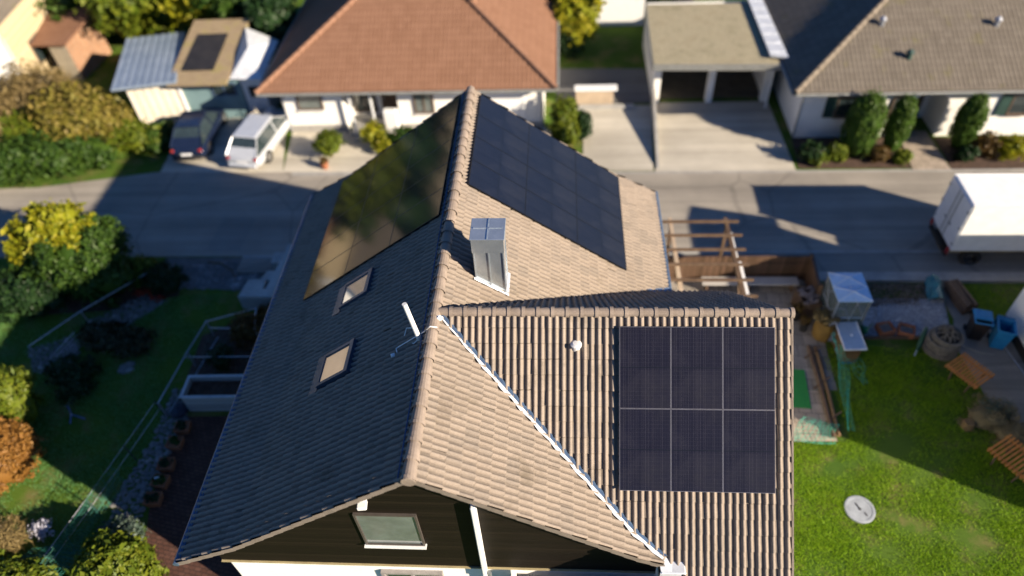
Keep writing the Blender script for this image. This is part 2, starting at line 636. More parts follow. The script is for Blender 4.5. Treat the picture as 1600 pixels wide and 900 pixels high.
def bush(name, label, cat, loc, blobs, n, size, mat, seed, group=None, stems=4, **kw):
    t = thing(name, label, cat, loc, 0, group)
    crown('foliage', blobs, n, size, mat, t, seed, **kw)
    rr = random.Random(seed)
    mb = MB()
    for k in range(stems):
        c, r = blobs[k % len(blobs)]
        top = (c[0] + rr.uniform(-.5, .5) * r[0], c[1] + rr.uniform(-.5, .5) * r[1], c[2] + .3 * r[2])
        b0 = (c[0] * .4 + rr.uniform(-.12, .12), c[1] * .4 + rr.uniform(-.12, .12), 0)
        mid = tuple((b0[i] + top[i]) / 2 + rr.uniform(-.06, .06) for i in range(3))
        mb.tube([b0, mid, top], [0.03, 0.022, 0.01], 6)
    for k in range(stems * 3):
        c, r = blobs[k % len(blobs)]
        a_, e_ = rr.uniform(0, 6.28), rr.uniform(.1, 1.4)
        d_ = (cos(a_) * cos(e_), sin(a_) * cos(e_), sin(e_))
        p0 = tuple(c[i] + d_[i] * r[i] * .6 for i in range(3))
        p1 = tuple(c[i] + d_[i] * r[i] * rr.uniform(1.05, 1.25) + rr.uniform(-.05, .05) for i in range(3))
        mb.tube([p0, p1], [.012, .004], 5)
    mb.build('stem', M_twig, t)
    return t


def tree(label, loc, h, blobs, n, size, mat, seed, group=None, name='tree', cat='tree', **kw):
    t = thing(name, label, cat, loc, 0, group)
    crown('crown', blobs, n, size, mat, t, seed, **kw)
    rr = random.Random(seed)
    mb = MB()
    mb.tube([(0, 0, 0), (.05, .03, h * .3), (-.04, .06, h * .6), (0, 0, h * .85)], [.2, .15, .1, .04], 9)
    for k in range(6):
        c, r = blobs[k % len(blobs)]
        z = h * (.25 + .08 * k)
        e = (c[0] + rr.uniform(-.6, .6) * r[0], c[1] + rr.uniform(-.6, .6) * r[1], max(z + .3, c[2]))
        mb.tube([(0, 0, z), (e[0] * .5, e[1] * .5, (z + e[2]) / 2 + .1), e], [.08, .05, .015], 6)
    mb.build('trunk', M_bark, t)
    return t


def grass(name, label, polys, dens, h, mat, seed, holes=()):
    """blades of lawn over polygons (stuff)"""
    rng = np.random.default_rng(seed)

    def inside(P, poly):
        x, y = P[:, 0], P[:, 1]
        r = np.zeros(len(P), bool)
        n = len(poly)
        for i in range(n):
            x1, y1 = poly[i]
            x2, y2 = poly[(i + 1) % n]
            c = ((y1 > y) != (y2 > y)) & (x < (x2 - x1) * (y - y1) / (y2 - y1 + 1e-12) + x1)
            r ^= c
        return r
    out = []
    for poly in polys:
        p = np.array(poly)
        lo, hi = p.min(0), p.max(0)
        n = int((hi[0] - lo[0]) * (hi[1] - lo[1]) * dens)
        q = rng.uniform(lo, hi, (n, 2))
        q = q[inside(q, poly)]
        for hl in holes:
            q = q[~inside(q, hl)]
        out.append(q)
    q = np.concatenate(out)
    # patchiness
    pat = np.sin(q[:, 0] * 2.1 + 1.3 * np.sin(q[:, 1] * 1.7)) * np.sin(q[:, 1] * 2.6 + np.sin(q[:, 0] * 1.1))
    pat = pat + 0.8 * np.sin(q[:, 0] * .9 + 2 * np.sin(q[:, 1] * .6)) * np.sin(q[:, 1] * 1.15 + 1.0)
    q = q[rng.uniform(0, 1, len(q)) < 0.52 + 0.45 * pat]
    n = len(q)
    ang = rng.uniform(0, 2 * pi, n)
    hh = h * rng.uniform(0.5, 1.3, n)
    wd = 0.0075 * rng.uniform(0.7, 1.5, n)
    lean = rng.normal(0, 0.55, (n, 2)) * hh[:, None]
    V = np.zeros((n, 3, 3))
    V[:, 0, 0] = q[:, 0] - np.cos(ang) * wd
    V[:, 0, 1] = q[:, 1] - np.sin(ang) * wd
    V[:, 1, 0] = q[:, 0] + np.cos(ang) * wd
    V[:, 1, 1] = q[:, 1] + np.sin(ang) * wd
    V[:, 2, 0] = q[:, 0] + lean[:, 0]
    V[:, 2, 1] = q[:, 1] + lean[:, 1]
    V[:, 2, 2] = hh
    V[:, :2, 2] = 0.002
    o = np_mesh(name, V.reshape(-1, 3), np.arange(n * 3).reshape(n, 3), mat, kind='stuff')
    return tag(o, label, 'grass', kind='stuff')


def scatter_rocks(mb, poly, n, r0, r1, seed, z=0.0, sq=0.6):
    rr = random.Random(seed)
    xs = [p[0] for p in poly]
    ys = [p[1] for p in poly]
    pl = []
    k = 0
    while k < n * 30 and len(pl) < n:
        k += 1
        x, y = rr.uniform(min(xs), max(xs)), rr.uniform(min(ys), max(ys))
        ins = False
        m = len(poly)
        for i in range(m):
            x1, y1 = poly[i]
            x2, y2 = poly[(i + 1) % m]
            if (y1 > y) != (y2 > y) and x < (x2 - x1) * (y - y1) / (y2 - y1) + x1:
                ins = not ins
        if not ins:
            continue
        r = rr.uniform(r0, r1)
        if any((x - a) ** 2 + (y - b) ** 2 < (0.72 * (r + c)) ** 2 for a, b, c in pl):
            continue
        pl.append((x, y, r))
        mb.rock((x, y, z + r * sq * .35), r, sq, seed * 1000 + len(pl), 7, 4)
    return mb


# ================================================================== SETTING
def ground_mat():
    t = NT('garden_ground')
    f = t.noise(0.25, 6, 0.6)
    c1 = t.ramp(f, [(0.35, (0.05, 0.10, 0.014)), (0.6, (0.08, 0.135, 0.018)), (0.75, (0.10, 0.09, 0.03))])
    c2 = t.mix(0.4, c1, t.ramp(t.noise(25, 4), [(0.3, (0.3, 0.3, 0.3)), (0.7, (0.7, 0.7, 0.7))]), 'OVERLAY')
    dry = t.ramp(t.noise(0.9, 5, 0.65), [(0.50, (0, 0, 0)), (0.66, (1, 1, 1))])
    c2 = t.mix(t.math('MULTIPLY', dry, 0.75), c2, (0.17, 0.14, 0.06))
    t.set(Base_Color=c2, Roughness=0.95, Specular_IOR_Level=0.1)
    t.bump(t.noise(40, 4), 0.6, 0.05)
    return t.m


def asphalt_mat(name, a, b, patch, crack=True):
    t = NT(name)
    f = t.noise(0.35, 6, 0.6)
    colr = t.ramp(f, [(0.35, a), (0.65, b)])
    # long worn streaks along the traffic direction
    mp = t.n('ShaderNodeMapping')
    mp.inputs['Scale'].default_value = (0.05, 1.4, 1)
    t.l(t.coord(), mp.inputs[0])
    st = t.noise(1.0, 5, 0.6, mp.outputs[0])
    colr = t.mix(0.45, colr, t.ramp(st, [(0.35, (0.28, 0.28, 0.28)), (0.65, (0.68, 0.68, 0.68))]), 'OVERLAY')
    if crack:
        vo = t.n('ShaderNodeTexVoronoi', feature='DISTANCE_TO_EDGE')
        vo.inputs['Scale'].default_value = 0.21
        wob = t.n('ShaderNodeMix', data_type='VECTOR')
        wob.inputs[0].default_value = 0.12
        t.l(t.coord(), wob.inputs[4])
        t.l(t.noise(1.2, 3, out=1), wob.inputs[5])
        t.l(wob.outputs[1], vo.inputs['Vector'])
        ck = t.math('MULTIPLY', t.math('LESS_THAN', vo.outputs['Distance'], 0.009), t.noise(.5, 3))
        colr = t.mix(t.math('MULTIPLY', ck, 0.55), colr, patch)
    colr = t.mix(0.4, colr, t.ramp(t.noise(55, 3), [(0.3, (0.32, 0.32, 0.32)), (0.7, (0.66, 0.66, 0.66))]), 'OVERLAY')
    t.set(Base_Color=colr, Roughness=0.9, Specular_IOR_Level=0.25)
    t.bump(t.noise(70, 3), 0.3, 0.01)
    return t.m


def paver_mat(name, a, b, sx, sy, mortar, rot=0.0, off=0.5):
    t = NT(name)
    mp = t.n('ShaderNodeMapping')
    mp.inputs['Rotation'].default_value = (0, 0, rot)
    t.l(t.coord(), mp.inputs[0])
    br = t.n('ShaderNodeTexBrick')
    br.offset = off
    br.inputs['Color1'].default_value = (*a, 1)
    br.inputs['Color2'].default_value = (*b, 1)
    br.inputs['Mortar'].default_value = (*mortar, 1)
    br.inputs['Scale'].default_value = 1
    br.inputs['Mortar Size'].default_value = 0.012
    br.inputs['Brick Width'].default_value = sx
    br.inputs['Row Height'].default_value = sy
    t.l(mp.outputs[0], br.inputs['Vector'])
    colr = t.mix(0.5, br.outputs['Color'], t.ramp(t.noise(2.5, 6, 0.65), [(0.3, (0.32, 0.32, 0.32)), (0.7, (0.66, 0.66, 0.66))]), 'OVERLAY')
    t.set(Base_Color=colr, Roughness=0.9, Specular_IOR_Level=0.2)
    t.bump(t.math('SUBTRACT', t.noise(30, 3), br.outputs['Fac']), 0.35, 0.012)
    return t.m


M_ground = ground_mat()
M_road = asphalt_mat('worn_asphalt', (0.22, 0.20, 0.175), (0.28, 0.255, 0.22), (0.07, 0.065, 0.06))
M_walk = asphalt_mat('pavement_asphalt', (0.19, 0.18, 0.165), (0.24, 0.225, 0.20), (0.08, 0.075, 0.07))
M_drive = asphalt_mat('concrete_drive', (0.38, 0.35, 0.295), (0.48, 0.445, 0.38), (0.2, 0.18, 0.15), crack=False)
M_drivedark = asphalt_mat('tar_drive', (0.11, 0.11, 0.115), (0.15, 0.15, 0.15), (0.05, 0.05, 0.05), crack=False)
M_pav = paver_mat('terrace_flags', (0.21, 0.19, 0.165), (0.28, 0.25, 0.22), 0.5, 0.5, (0.09, 0.08, 0.07), 0.06)
M_pavwarm = paver_mat('warm_flags', (0.30, 0.25, 0.20), (0.36, 0.30, 0.245), 0.4, 0.4, (0.13, 0.11, 0.09), 0.05)
M_kerb = pm('kerb_stone', (0.33, 0.32, 0.30), (0.25, 0.245, 0.235), 2, 0.85, bump=0.2)


def sheet(name, pts, z, mat):
    mb = MB()
    area = sum(pts[i][0] * pts[(i + 1) % len(pts)][1] - pts[(i + 1) % len(pts)][0] * pts[i][1] for i in range(len(pts)))
    if area < 0:
        pts = pts[::-1]
    mb.poly([(x, y, z) for x, y in pts])
    return structure(mb, name, mat)


sheet('ground', [(-400, -400), (400, -400), (400, 500), (-400, 500)], 0.0, M_ground)
sheet('road', [(-90, 14.4), (-14, 14.95), (60, 15.1), (60, 20.45), (7, 20.5), (-10.3, 20.75), (-16.6, 20.85), (-22.2, 19.7), (-90, 17.8)], 0.012, M_road)
sheet('road_patch', [(-12.4, 15.3), (-10.9, 15.3), (-10.8, 17.4), (-12.3, 17.4)], .016, M_walk)
sheet('road_patch', [(8.6, 16.0), (11.9, 16.1), (11.9, 16.9), (8.6, 16.8)], .016, M_walk)
sheet('road_patch', [(-7.9, 16.9), (-7.3, 16.9), (-7.0, 20.4), (-7.6, 20.4)], .016, M_walk)
sheet('road_gutter', [(-10, 20.42), (60, 20.12), (60, 20.44), (7, 20.49), (-10, 20.72)], .018, M_kerb)
# kerb and pavement on the near side of the road, to the right of the house
mb = MB()
mb.slab([(-10.6, 13.9), (12.3, 13.95), (60, 13.6), (60, 14.95), (12.4, 15.0), (-10.6, 14.75)], 0.0, 0.10)
structure(mb, 'pavement', M_walk)
mb = MB()
mb.slab([(-10.6, 14.752), (12.4, 15.002), (60, 14.952), (60, 15.10), (12.4, 15.15), (-10.6, 14.90)], 0.0, 0.115)
structure(mb, 'kerb', M_kerb)
mb = MB()
mb.slab([(12.6, 13.47), (60, 13.2), (60, 13.6), (12.6, 13.93)], 0.0, 0.14)
structure(mb, 'kerb', M_kerb)
# drives beyond the road
sheet('driveway', [(3.75, 20.6), (6.97, 20.55), (7.36, 26.0), (3.9, 26.0)], 0.02, M_drive)
sheet('driveway', [(7.05, 20.5), (13.35, 20.45), (13.2, 26.2), (7.5, 26.2)], 0.024, M_drive)
sheet('driveway', [(-16.6, 20.8), (-10.5, 20.7), (-11.6, 25.6), (-16.9, 25.3)], 0.02, M_drive)
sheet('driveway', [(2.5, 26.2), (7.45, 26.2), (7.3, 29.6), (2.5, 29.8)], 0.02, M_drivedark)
sheet('path', [(-10.5, 20.72), (2.3, 20.55), (2.3, 24.1), (-10.9, 24.1)], 0.02, M_drive)
sheet('path', [(18.45, 20.42), (20.1, 20.42), (20.0, 23.4), (18.7, 23.4)], 0.03, M_pavwarm)
# our own plot
sheet('terrace', [(8.0, 8.4), (12.05, 8.4), (12.3, 13.75), (6.5, 13.85), (6.5, 8.4)], 0.02, M_pav)
sheet('path', [(7.4, 6.35), (11.55, 6.4), (11.5, 8.38), (7.4, 8.38)], 0.03, M_pavwarm)
sheet('path', [(16.95, 13.5), (17.75, 13.5), (17.95, 11.9), (18.6, 11.0), (18.65, 4.5), (16.9, 7.0), (16.6, 10.4), (17.0, 11.6)], 0.015, M_walk)
sheet('garden_path', [(-10.3, 7.0), (-5.5, 7.2), (-5.4, 0.5), (-9.3, 0.5), (-10.2, 3.9)], 0.015, paver_mat('red_brown_setts', (0.075, 0.035, 0.026), (0.10, 0.05, 0.038), 0.2, 0.12, (0.035, 0.022, 0.018), .2))
sheet('garden_bed', [(-10.7, 7.6), (-5.5, 7.3), (-5.5, 12.3), (-8.9, 11.9), (-10.9, 10.6)], 0.02, M_soil)
sheet('garden_bed', [(-18.9, 12.9), (-13.0, 13.9), (-12.6, 12.7), (-14.6, 11.9), (-18.2, 11.6)], 0.02, M_soil)
sheet('garden_bed', [(12.4, 20.6), (18.4, 20.55), (18.6, 23.0), (13.7, 23.0), (13.5, 20.6)][1:], 0.02, M_soil)
sheet('garden_bed', [(20.15, 20.45), (40, 20.45), (40, 22.8), (20.2, 22.9)], 0.02, M_soil)
# unseen hill ring added for a golden reflection in panels and skylights
mb = MB()
NX, NY = 40, 10
for j in range(NY + 1):
    for i in range(NX + 1):
        a = -pi * 0.05 + pi * 1.1 * i / NX
        rr_ = 62 + 330 * j / NY
        z = (0.5 - 0.5 * cos(pi * j / NY)) * (26 + 9 * sin(3 * a + .6) + 5 * sin(7 * a))
        mb.v.append((rr_ * cos(a), rr_ * sin(a), z - 0.2))
for j in range(NY):
    for i in range(NX):
        a = j * (NX + 1) + i
        mb.f.append([a, a + 1, a + NX + 2, a + NX + 1])
        mb.uv.append(None)
mb.f = [f[::-1] for f in mb.f]
M_hill = pm('hill_reflection_gold', (0.44, 0.35, 0.22), (0.34, 0.27, 0.17), 0.03, 0.95, c=(0.50, 0.40, 0.26))
mb.build('reflection_hills', M_hill, kind='structure', smooth=True)

# ================================================================== MAIN HOUSE
RZ, BX, BZ, EX, EZ, LEN = 9.0, 4.25, 5.85, 5.85, 4.95, 12.9
DY, DP, DXE = 3.95, 0.92, 7.5
TILE_BR = [(0.11, 0.091, 0.076), (0.20, 0.165, 0.137), (0.27, 0.224, 0.187), (0.20, 0.17, 0.146), (0.36, 0.305, 0.26)]
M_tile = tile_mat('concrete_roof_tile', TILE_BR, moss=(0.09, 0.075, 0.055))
M_ridge = pm('ridge_tile', (0.265, 0.212, 0.175), (0.20, 0.16, 0.132), 3, 0.8, bump=0.3, bscale=50)

PHI = np.array([0, .05, .14, .30, .46, .55, .63, .82])
ROLL = np.where(PHI < .6, np.sin(np.clip(PHI / .6, 0, 1) * pi) ** 0.75, 0) * 0.055


def tile_roof(name, O, U, Hd, prof, ulen, mat, parent, keep=None, seed=1, bond=True):
    """real pantile relief: every tile its own little curved sheet, overlapping the course below"""
    rng = np.random.default_rng(seed)
    O, U, Hd = (np.array(q, float) for q in (O, U, Hd))
    d = np.array([p[0] for p in prof], float)
    z = np.array([p[1] for p in prof], float)
    s = np.concatenate([[0], np.cumsum(np.hypot(np.diff(d), np.diff(z)))])
    TH, TW = 0.33, 0.30
    nc = int(math.ceil(s[-1] / TH))
    nt = int(math.ceil(ulen / TW)) + 1
    us = np.concatenate([PHI * .15, .15 + PHI * .15, [0.2985]])
    hs = np.concatenate([ROLL, ROLL, [0.006]])
    m = len(us)
    V, UV, F = [], [], []
    base = 0
    for c in range(nc):
        t0, t1 = c * TH, min((c + 1) * TH, s[-1])
        sh = (0.15 if (bond and c % 2) else 0.0)
        for k in range(nt):
            u0 = k * TW - sh
            uu = np.clip(u0 + us, 0, ulen)
            if uu[-1] - uu[0] < 0.02:
                continue
            dt = rng.normal(0, 0.006)
            lf = rng.normal(0, 0.004)
            tl = rng.normal(0, 0.004)
            rows = []
            for (tt, lift) in ((t0 - 0.02, 0.0), (t1 + dt, 0.036 + lf), (t1 + dt, -0.012)):
                tc = min(max(tt, 0), s[-1])
                x = np.interp(tc, s, d)
                zz = np.interp(tc, s, z)
                i = min(max(np.searchsorted(s, tc) - 1, 0), len(d) - 2)
                nd = np.array([-(z[i + 1] - z[i]), d[i + 1] - d[i]])
                nd /= np.linalg.norm(nd)
                hh = hs + lift + tl * (us - .15) / .15
                if lift < 0:
                    hh = np.minimum(hs, 0.01) * 0 + lift + hs * 0.9
                p = O + U * uu[:, None] + Hd * (x + nd[0] * hh)[:, None]
                p[:, 2] += zz + nd[1] * hh
                rows.append(p)
            ctr = rows[1].mean(0)
            if keep is not None and not keep(ctr):
                continue
            # copy of the lower edge so that the riser stays a hard edge
            vv = np.concatenate([rows[0], rows[1], rows[1], rows[2]])
            V.append(vv)
            uvu = u0 + sh + us * 0.99 + 0.0005 + (1000 if c % 2 else 0) * 0.3
            for tt in (t0, t1, t1, t1):
                UV.append(np.stack([uvu, np.full(m, c * TH + np.clip(tt - t0, .002, TH - .004))], 1))
            a = base + np.arange(m - 1)
            for r in (0, 2):
                F.append(np.stack([a + r * m, a + (r + 1) * m, a + (r + 1) * m + 1, a + r * m + 1], 1))
            base += 4 * m
    V = np.concatenate(V)
    UV = np.concatenate(UV)
    F = np.concatenate(F)
    # make faces look outwards
    p0, p1, p2 = V[F[:, 0]], V[F[:, 1]], V[F[:, 2]]
    nrm = np.cross(p1 - p0, p2 - p0)
    up_ = np.array([0, 0, 1.0]) + 0.8 * Hd
    flip = (nrm @ up_).sum() < 0
    if flip:
        F = F[:, ::-1]
    o = np_mesh(name, V, F, mat, parent, UV, smooth=True)
    return o


house = thing('detached_house', 'large brown tiled house with black solar panels on its roofs and a black boarded gable', 'house')
PROF = [(0.0, 0.0), (BX, BZ - RZ), (EX, EZ - RZ)]
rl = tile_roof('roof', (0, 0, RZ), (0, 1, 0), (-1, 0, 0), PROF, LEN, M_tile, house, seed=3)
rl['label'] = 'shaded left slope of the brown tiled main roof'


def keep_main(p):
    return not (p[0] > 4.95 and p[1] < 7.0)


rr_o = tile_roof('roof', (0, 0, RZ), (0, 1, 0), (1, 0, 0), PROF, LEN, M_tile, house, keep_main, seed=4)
rr_o['label'] = 'sunlit right slope of the brown tiled main roof'


def keep_dorm(p):
    z_main = RZ - .741 * p[0] if p[0] < BX else BZ - (p[0] - BX) * .5625
    if p[1] < 0.25:
        return p[0] > 4.78
    return p[2] > z_main - 0.35


DPROF = [(0.0, 0.0), (5.25, -5.25 * DP)]
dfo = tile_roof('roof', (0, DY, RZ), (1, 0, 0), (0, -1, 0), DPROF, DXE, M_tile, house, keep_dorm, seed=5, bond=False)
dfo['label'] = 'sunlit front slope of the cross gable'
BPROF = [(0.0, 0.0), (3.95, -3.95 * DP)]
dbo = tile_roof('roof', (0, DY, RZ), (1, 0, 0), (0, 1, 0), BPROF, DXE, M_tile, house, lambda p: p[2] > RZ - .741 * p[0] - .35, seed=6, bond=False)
dbo['label'] = 'shaded back slope of the cross gable'


# ridge tiles: overlapping half rounds with a thicker collar
def ridge_run(a, b, r, mb, step=0.38):
    a, b = Vector(a), Vector(b)
    L = (b - a).length
    d = (b - a) / L
    ref = Vector((0, 0, 1))
    sd_ = d.cross(ref).normalized()
    u_ = sd_.cross(d).normalized()
    n = int(L / step)
    step = L / n
    rj = random.Random(int(L * 100))
    for i in range(n):
        j = rj.uniform(-.006, .006)
        sects = [(i * step - .03, r + .020 + j), (i * step + .045, r + .020 + j), (i * step + .05, r + .004 + j), ((i + 1) * step, r - .012 + j)]
        P, F = [], []
        K = 10
        for (s_, rad) in sects:
            o = a + d * s_
            for k in range(K + 1):
                q = -0.12 * pi + 1.24 * pi * k / K
                P.append(o + sd_ * (cos(q) * rad) + u_ * (sin(q) * rad * .95))
        for s_ in range(3):
            for k in range(K):
                F.append([s_ * (K + 1) + k, s_ * (K + 1) + k + 1, (s_ + 1) * (K + 1) + k + 1, (s_ + 1) * (K + 1) + k])
        mb.add(P, F)


mb = MB()
ridge_run((0, -0.02, RZ + .0), (0, LEN, RZ + .0), 0.135, mb)
mb.lathe([(0.02, -.01), (.135, -.01), (.14, 0.0), (.135, 0.012), (.01, .014)], n=18)
n_end = 18 * 5
for i in range(len(mb.v) - n_end, len(mb.v)):
    x, y, z = mb.v[i]
    mb.v[i] = (x, -0.055 + z, RZ + y)
o = mb.build('ridge_cap', M_ridge, house)
o['label'] = 'ridge tiles along the main roof'
mb = MB()
ridge_run((DXE, DY, RZ + .015), (0.05, DY, RZ + .015), 0.105, mb, 0.31)
o = mb.build('ridge_cap', M_ridge, house)
o['label'] = 'ridge tiles along the cross gable'

# verge boards under the tile edges
M_verge = pm('verge_tile_edge', (0.20, 0.165, 0.14), (0.15, 0.125, 0.105), 5, 0.8, bump=0.3)
for sgn in (-1, 1):
    for y in (0.0, LEN):
        mb = MB()
        pts = [(0, RZ), (BX * sgn, BZ), (EX * sgn, EZ)]
        if sgn == 1 and y == 0.0:
            pts = [(0, RZ), (BX, BZ), (4.86, BZ - .61 * .5625)]
        for (x0, z0), (x1, z1) in zip(pts[:-1], pts[1:]):
            n_ = max(2, int(hypot(x1 - x0, z1 - z0) / .33))
            for k in range(n_):
                a0, a1 = k / n_, (k + 1) / n_
                xa, za = x0 + (x1 - x0) * a0, z0 + (z1 - z0) * a0
                xb, zb = x0 + (x1 - x0) * a1, z0 + (z1 - z0) * a1
                yo = -0.022 if y == 0 else LEN + .022
                yi = 0.02 if y == 0 else LEN - .02
                lo = .105
                e0, e1 = 0.0, 0.022
                P = [(xa, yo, za + e0 - lo), (xb, yo, zb + e1 - lo), (xb, yo, zb + e1 + .05), (xa, yo, za + e0 + .05), (xa, yi, za + e0 - lo), (xb, yi, zb + e1 - lo), (xb, yi, zb + e1 + .0), (xa, yi, za + e0 + .0)]
                mb.add(P, [[0, 1, 2, 3], [4, 7, 6, 5], [0, 4, 5, 1], [3, 2, 6, 7], [0, 3, 7, 4], [1, 5, 6, 2]])
        mb.build('verge', M_verge, house)
mb = MB()
for s_ in (1, -1):
    n_ = 16
    for k in range(n_):
        a0, a1 = k / n_ * (5.25 if s_ == 1 else 3.95), (k + 1) / n_ * (5.25 if s_ == 1 else 3.95)
        ya, yb = DY - s_ * a0, DY - s_ * a1
        za, zb = RZ - DP * a0, RZ - DP * a1 + .022
        X0, X1 = DXE - .02, DXE + .02
        mb.add([(X0, ya, za - .11), (X0, yb, zb - .11), (X0, yb, zb + .03), (X0, ya, za + .03), (X1, ya, za - .11), (X1, yb, zb - .11), (X1, yb, zb + .03), (X1, ya, za + .03)],
               [[0, 1, 2, 3], [4, 7, 6, 5], [0, 4, 5, 1], [3, 2, 6, 7], [0, 3, 7, 4], [1, 5, 6, 2]])
mb.build('verge', M_verge, house)

# soffits (underside boarding) so that the roof has thickness
M_soffit = pm('dark_soffit', (0.03, 0.024, 0.02), (0.045, 0.036, 0.03), 4, 0.8)
mb = MB()
for sg in (-1, 1):
    e = .095
    mb.quad((0, .03, RZ - e), (BX * sg, .03, BZ - e), (BX * sg, LEN - .03, BZ - e), (0, LEN - .03, RZ - e))
    x2 = EX - .08 if sg < 0 else 4.8
    z2 = EZ if sg < 0 else BZ - (4.8 - BX) * .5625
    mb.quad((BX * sg, .03, BZ - e), (x2 * sg, .03, z2 - e), (x2 * sg, LEN - .03, z2 - e), (BX * sg, LEN - .03, BZ - e))
mb.build('soffit', M_soffit, house)

# walls
mb = MB()
WL, WY0, WY1 = 5.35, 0.65, 12.3


def roofz(x):
    x = abs(x)
    return RZ - .741 * x if x < BX else BZ - (x - BX) * .5625


for y, flip in ((WY0, False), (WY1, True)):
    pts = [(-WL, y, 0), (WL, y, 0), (WL, y, roofz(WL) - .2), (BX, y, BZ - .2), (0, y, RZ - .2), (-BX, y, BZ - .2), (-WL, y, roofz(WL) - .2)]
    mb.poly(pts[::-1] if flip else pts)
for x in (-WL, WL):
    q = [(x, WY0, 0), (x, WY1, 0), (x, WY1, roofz(WL) - .2), (x, WY0, roofz(WL) - .2)]
    mb.poly(q[::-1] if x < 0 else q)
# the cross wing
CX, CY0, CY1 = 7.05, -0.85, 7.45
mb.poly([(CX, CY0, 0), (CX, CY1, 0), (CX, CY1, RZ - DP * 3.5 - .2), (CX, DY, RZ - .2), (CX, CY0, RZ - DP * 4.8 - .2)])
mb.quad((4.9, CY0, 0), (CX, CY0, 0), (CX, CY0, 4.2), (4.9, CY0, 4.2))
mb.quad((CX, CY1, 0), (WL, CY1, 0), (WL, CY1, 5.2), (CX, CY1, 5.2))
mb.quad((4.9, WY0, 0), (4.9, CY0, 0), (4.9, CY0, 4.2), (4.9, WY0, 4.2))
mb.build('wall', M_white, house)

M_clad = planks_mat('black_brown_cladding', (0.006, 0.0042, 0.0027), (0.012, 0.0085, 0.0055), 0.11, 2, 0.65, 0.15)
mb = MB()
CZ = 3.72
yc = WY0 - 0.05
pts = [(-5.45, CZ), (4.9, CZ), (4.9, roofz(4.9) - .19), (BX, BZ - .19), (0, RZ - .19), (-BX, BZ - .19), (-5.45, roofz(5.45) - .19)]
mb.add([(x, yc, z) for x, z in pts] + [(x, WY0 - .003, z) for x, z in pts], [list(range(7))] + [[i, 7 + i, 7 + (i + 1) % 7, (i + 1) % 7] for i in range(7)])
mb.build('gable_cladding', M_clad, house)
# thin drip edge below the boards
mb = MB()
mb.box((-0.27, yc - .012, CZ - .02), (10.4, .06, .035))
mb.build('drip_edge', pm('brass_edge', (0.36, 0.30, 0.17), (0.28, 0.23, 0.13), 4, 0.5), house)


def framed_window(parent, x0, x1, z0, z1, y, mf, mg, depth=.10, fw_=.07, mull=(), sill=None, dirn=-1, name='window'):
    """window in a wall whose outside faces dirn*y"""
    f = MB()
    w = x1 - x0
    yo = y + dirn * depth / 2
    f.box(((x0 + x1) / 2, yo, z1 - fw_ / 2), (w, depth, fw_))
    f.box(((x0 + x1) / 2, yo, z0 + fw_ / 2), (w, depth, fw_))
    for xx in (x0 + fw_ / 2, x1 - fw_ / 2):
        f.box((xx, yo, (z0 + z1) / 2), (fw_, depth, z1 - z0 - 2 * fw_ - .004))
    for k in mull:
        f.box((x0 + w * k, yo, (z0 + z1) / 2), (.06, depth * .8, z1 - z0 - 2 * fw_ - .004))
    o = f.build(name, mf, parent)
    g = MB()
    g.box(((x0 + x1) / 2, y + dirn * .02, (z0 + z1) / 2), (w - 2 * fw_ - .004, .02, z1 - z0 - 2 * fw_ - .004))
    g.build('pane', mg, o)
    if sill:
        s_ = MB()
        s_.box(((x0 + x1) / 2, y + dirn * (depth * .5 + .03), z0 - .02), (w + .06, depth + .06, .03))
        s_.build('sill', sill, o)
    return o


M_frame_br = pm('brown_window_frame', (0.12, 0.085, 0.065), (0.09, 0.065, 0.05), 6, 0.45)
o = framed_window(house, -1.68, -0.33, 4.92, 6.40, yc, pm('grey_brown_frame', (0.07, 0.06, 0.055), (0.055, 0.048, 0.044), 6, 0.45), M_paleglass, .06, .045, (), M_whitemetal)
o['label'] = 'attic window in the black boarded gable'
o = framed_window(house, -1.65, -0.14, 1.9, 3.30, WY0, pm('grey_window_frame', (0.28, 0.26, 0.25)), M_winglass, .10, .08, (.5,), M_whitemetal)
o['label'] = 'two-light window in the white wall'
mb = MB()
mb.box((0.93, yc - .10, 5.22), (.10, .20, 3.72), bev=.02)
mb.build('partition_fin', M_whitemetal, house)
mb = MB()
mb.tube([(1.04, yc - .13, 3.75), (1.05, yc - .13, 2.6), (1.12, yc - .13, 2.2), (1.12, yc - .13, 0.1)], .045, 8)
mb.build('downpipe', M_greymetal, house)
# balcony on the right below the boards
mb = MB()
mb.box((3.2, 0.15, 3.25), (3.3, .10, .85))
mb.box((1.6, .38, 3.25), (.10, .40, .85))
mb.box((3.2, .38, 2.85), (3.3, .42, .1))
mb.build('balcony', M_white, house)
mb = MB()
mb.box((-1.33, yc - .14, 7.02), (.20, .20, .10), .1, bev=.02)
mb.box((-1.28, yc - .03, 7.06), (.06, .10, .06))
mb.build('wall_lamp', M_whitemetal, house)
# gutters
mb = MB()
mb.tube([(-EX - .05, -.03, EZ - .03), (-EX - .05, LEN + .03, EZ - .03)], .075, 10)
mb.tube([(-EX + .03, -.03, EZ + .055), (-EX + .03, LEN + .03, EZ + .055)], .02, 6)
o = mb.build('gutter', M_bluegutter, house)
mb = MB()
mb.tube([(EX + .05, 7.95, EZ - .03), (EX + .05, LEN + .03, EZ - .03)], .075, 10)
mb.build('gutter', M_bluegutter, house)
# roof cable / batten just left of the main ridge
mb = MB()
mb.tube([(-.215, .05, RZ - .07), (-.215, 4.0, RZ - .068), (-.22, 7.0, RZ - .072), (-.215, LEN - .05, RZ - .07)], .014, 6)
mb.build('ridge_cable', pm('blue_cable', (0.05, 0.10, 0.22), (0.04, 0.08, 0.18)), house)

# valley flashing between main roof and cross gable
mb = MB()


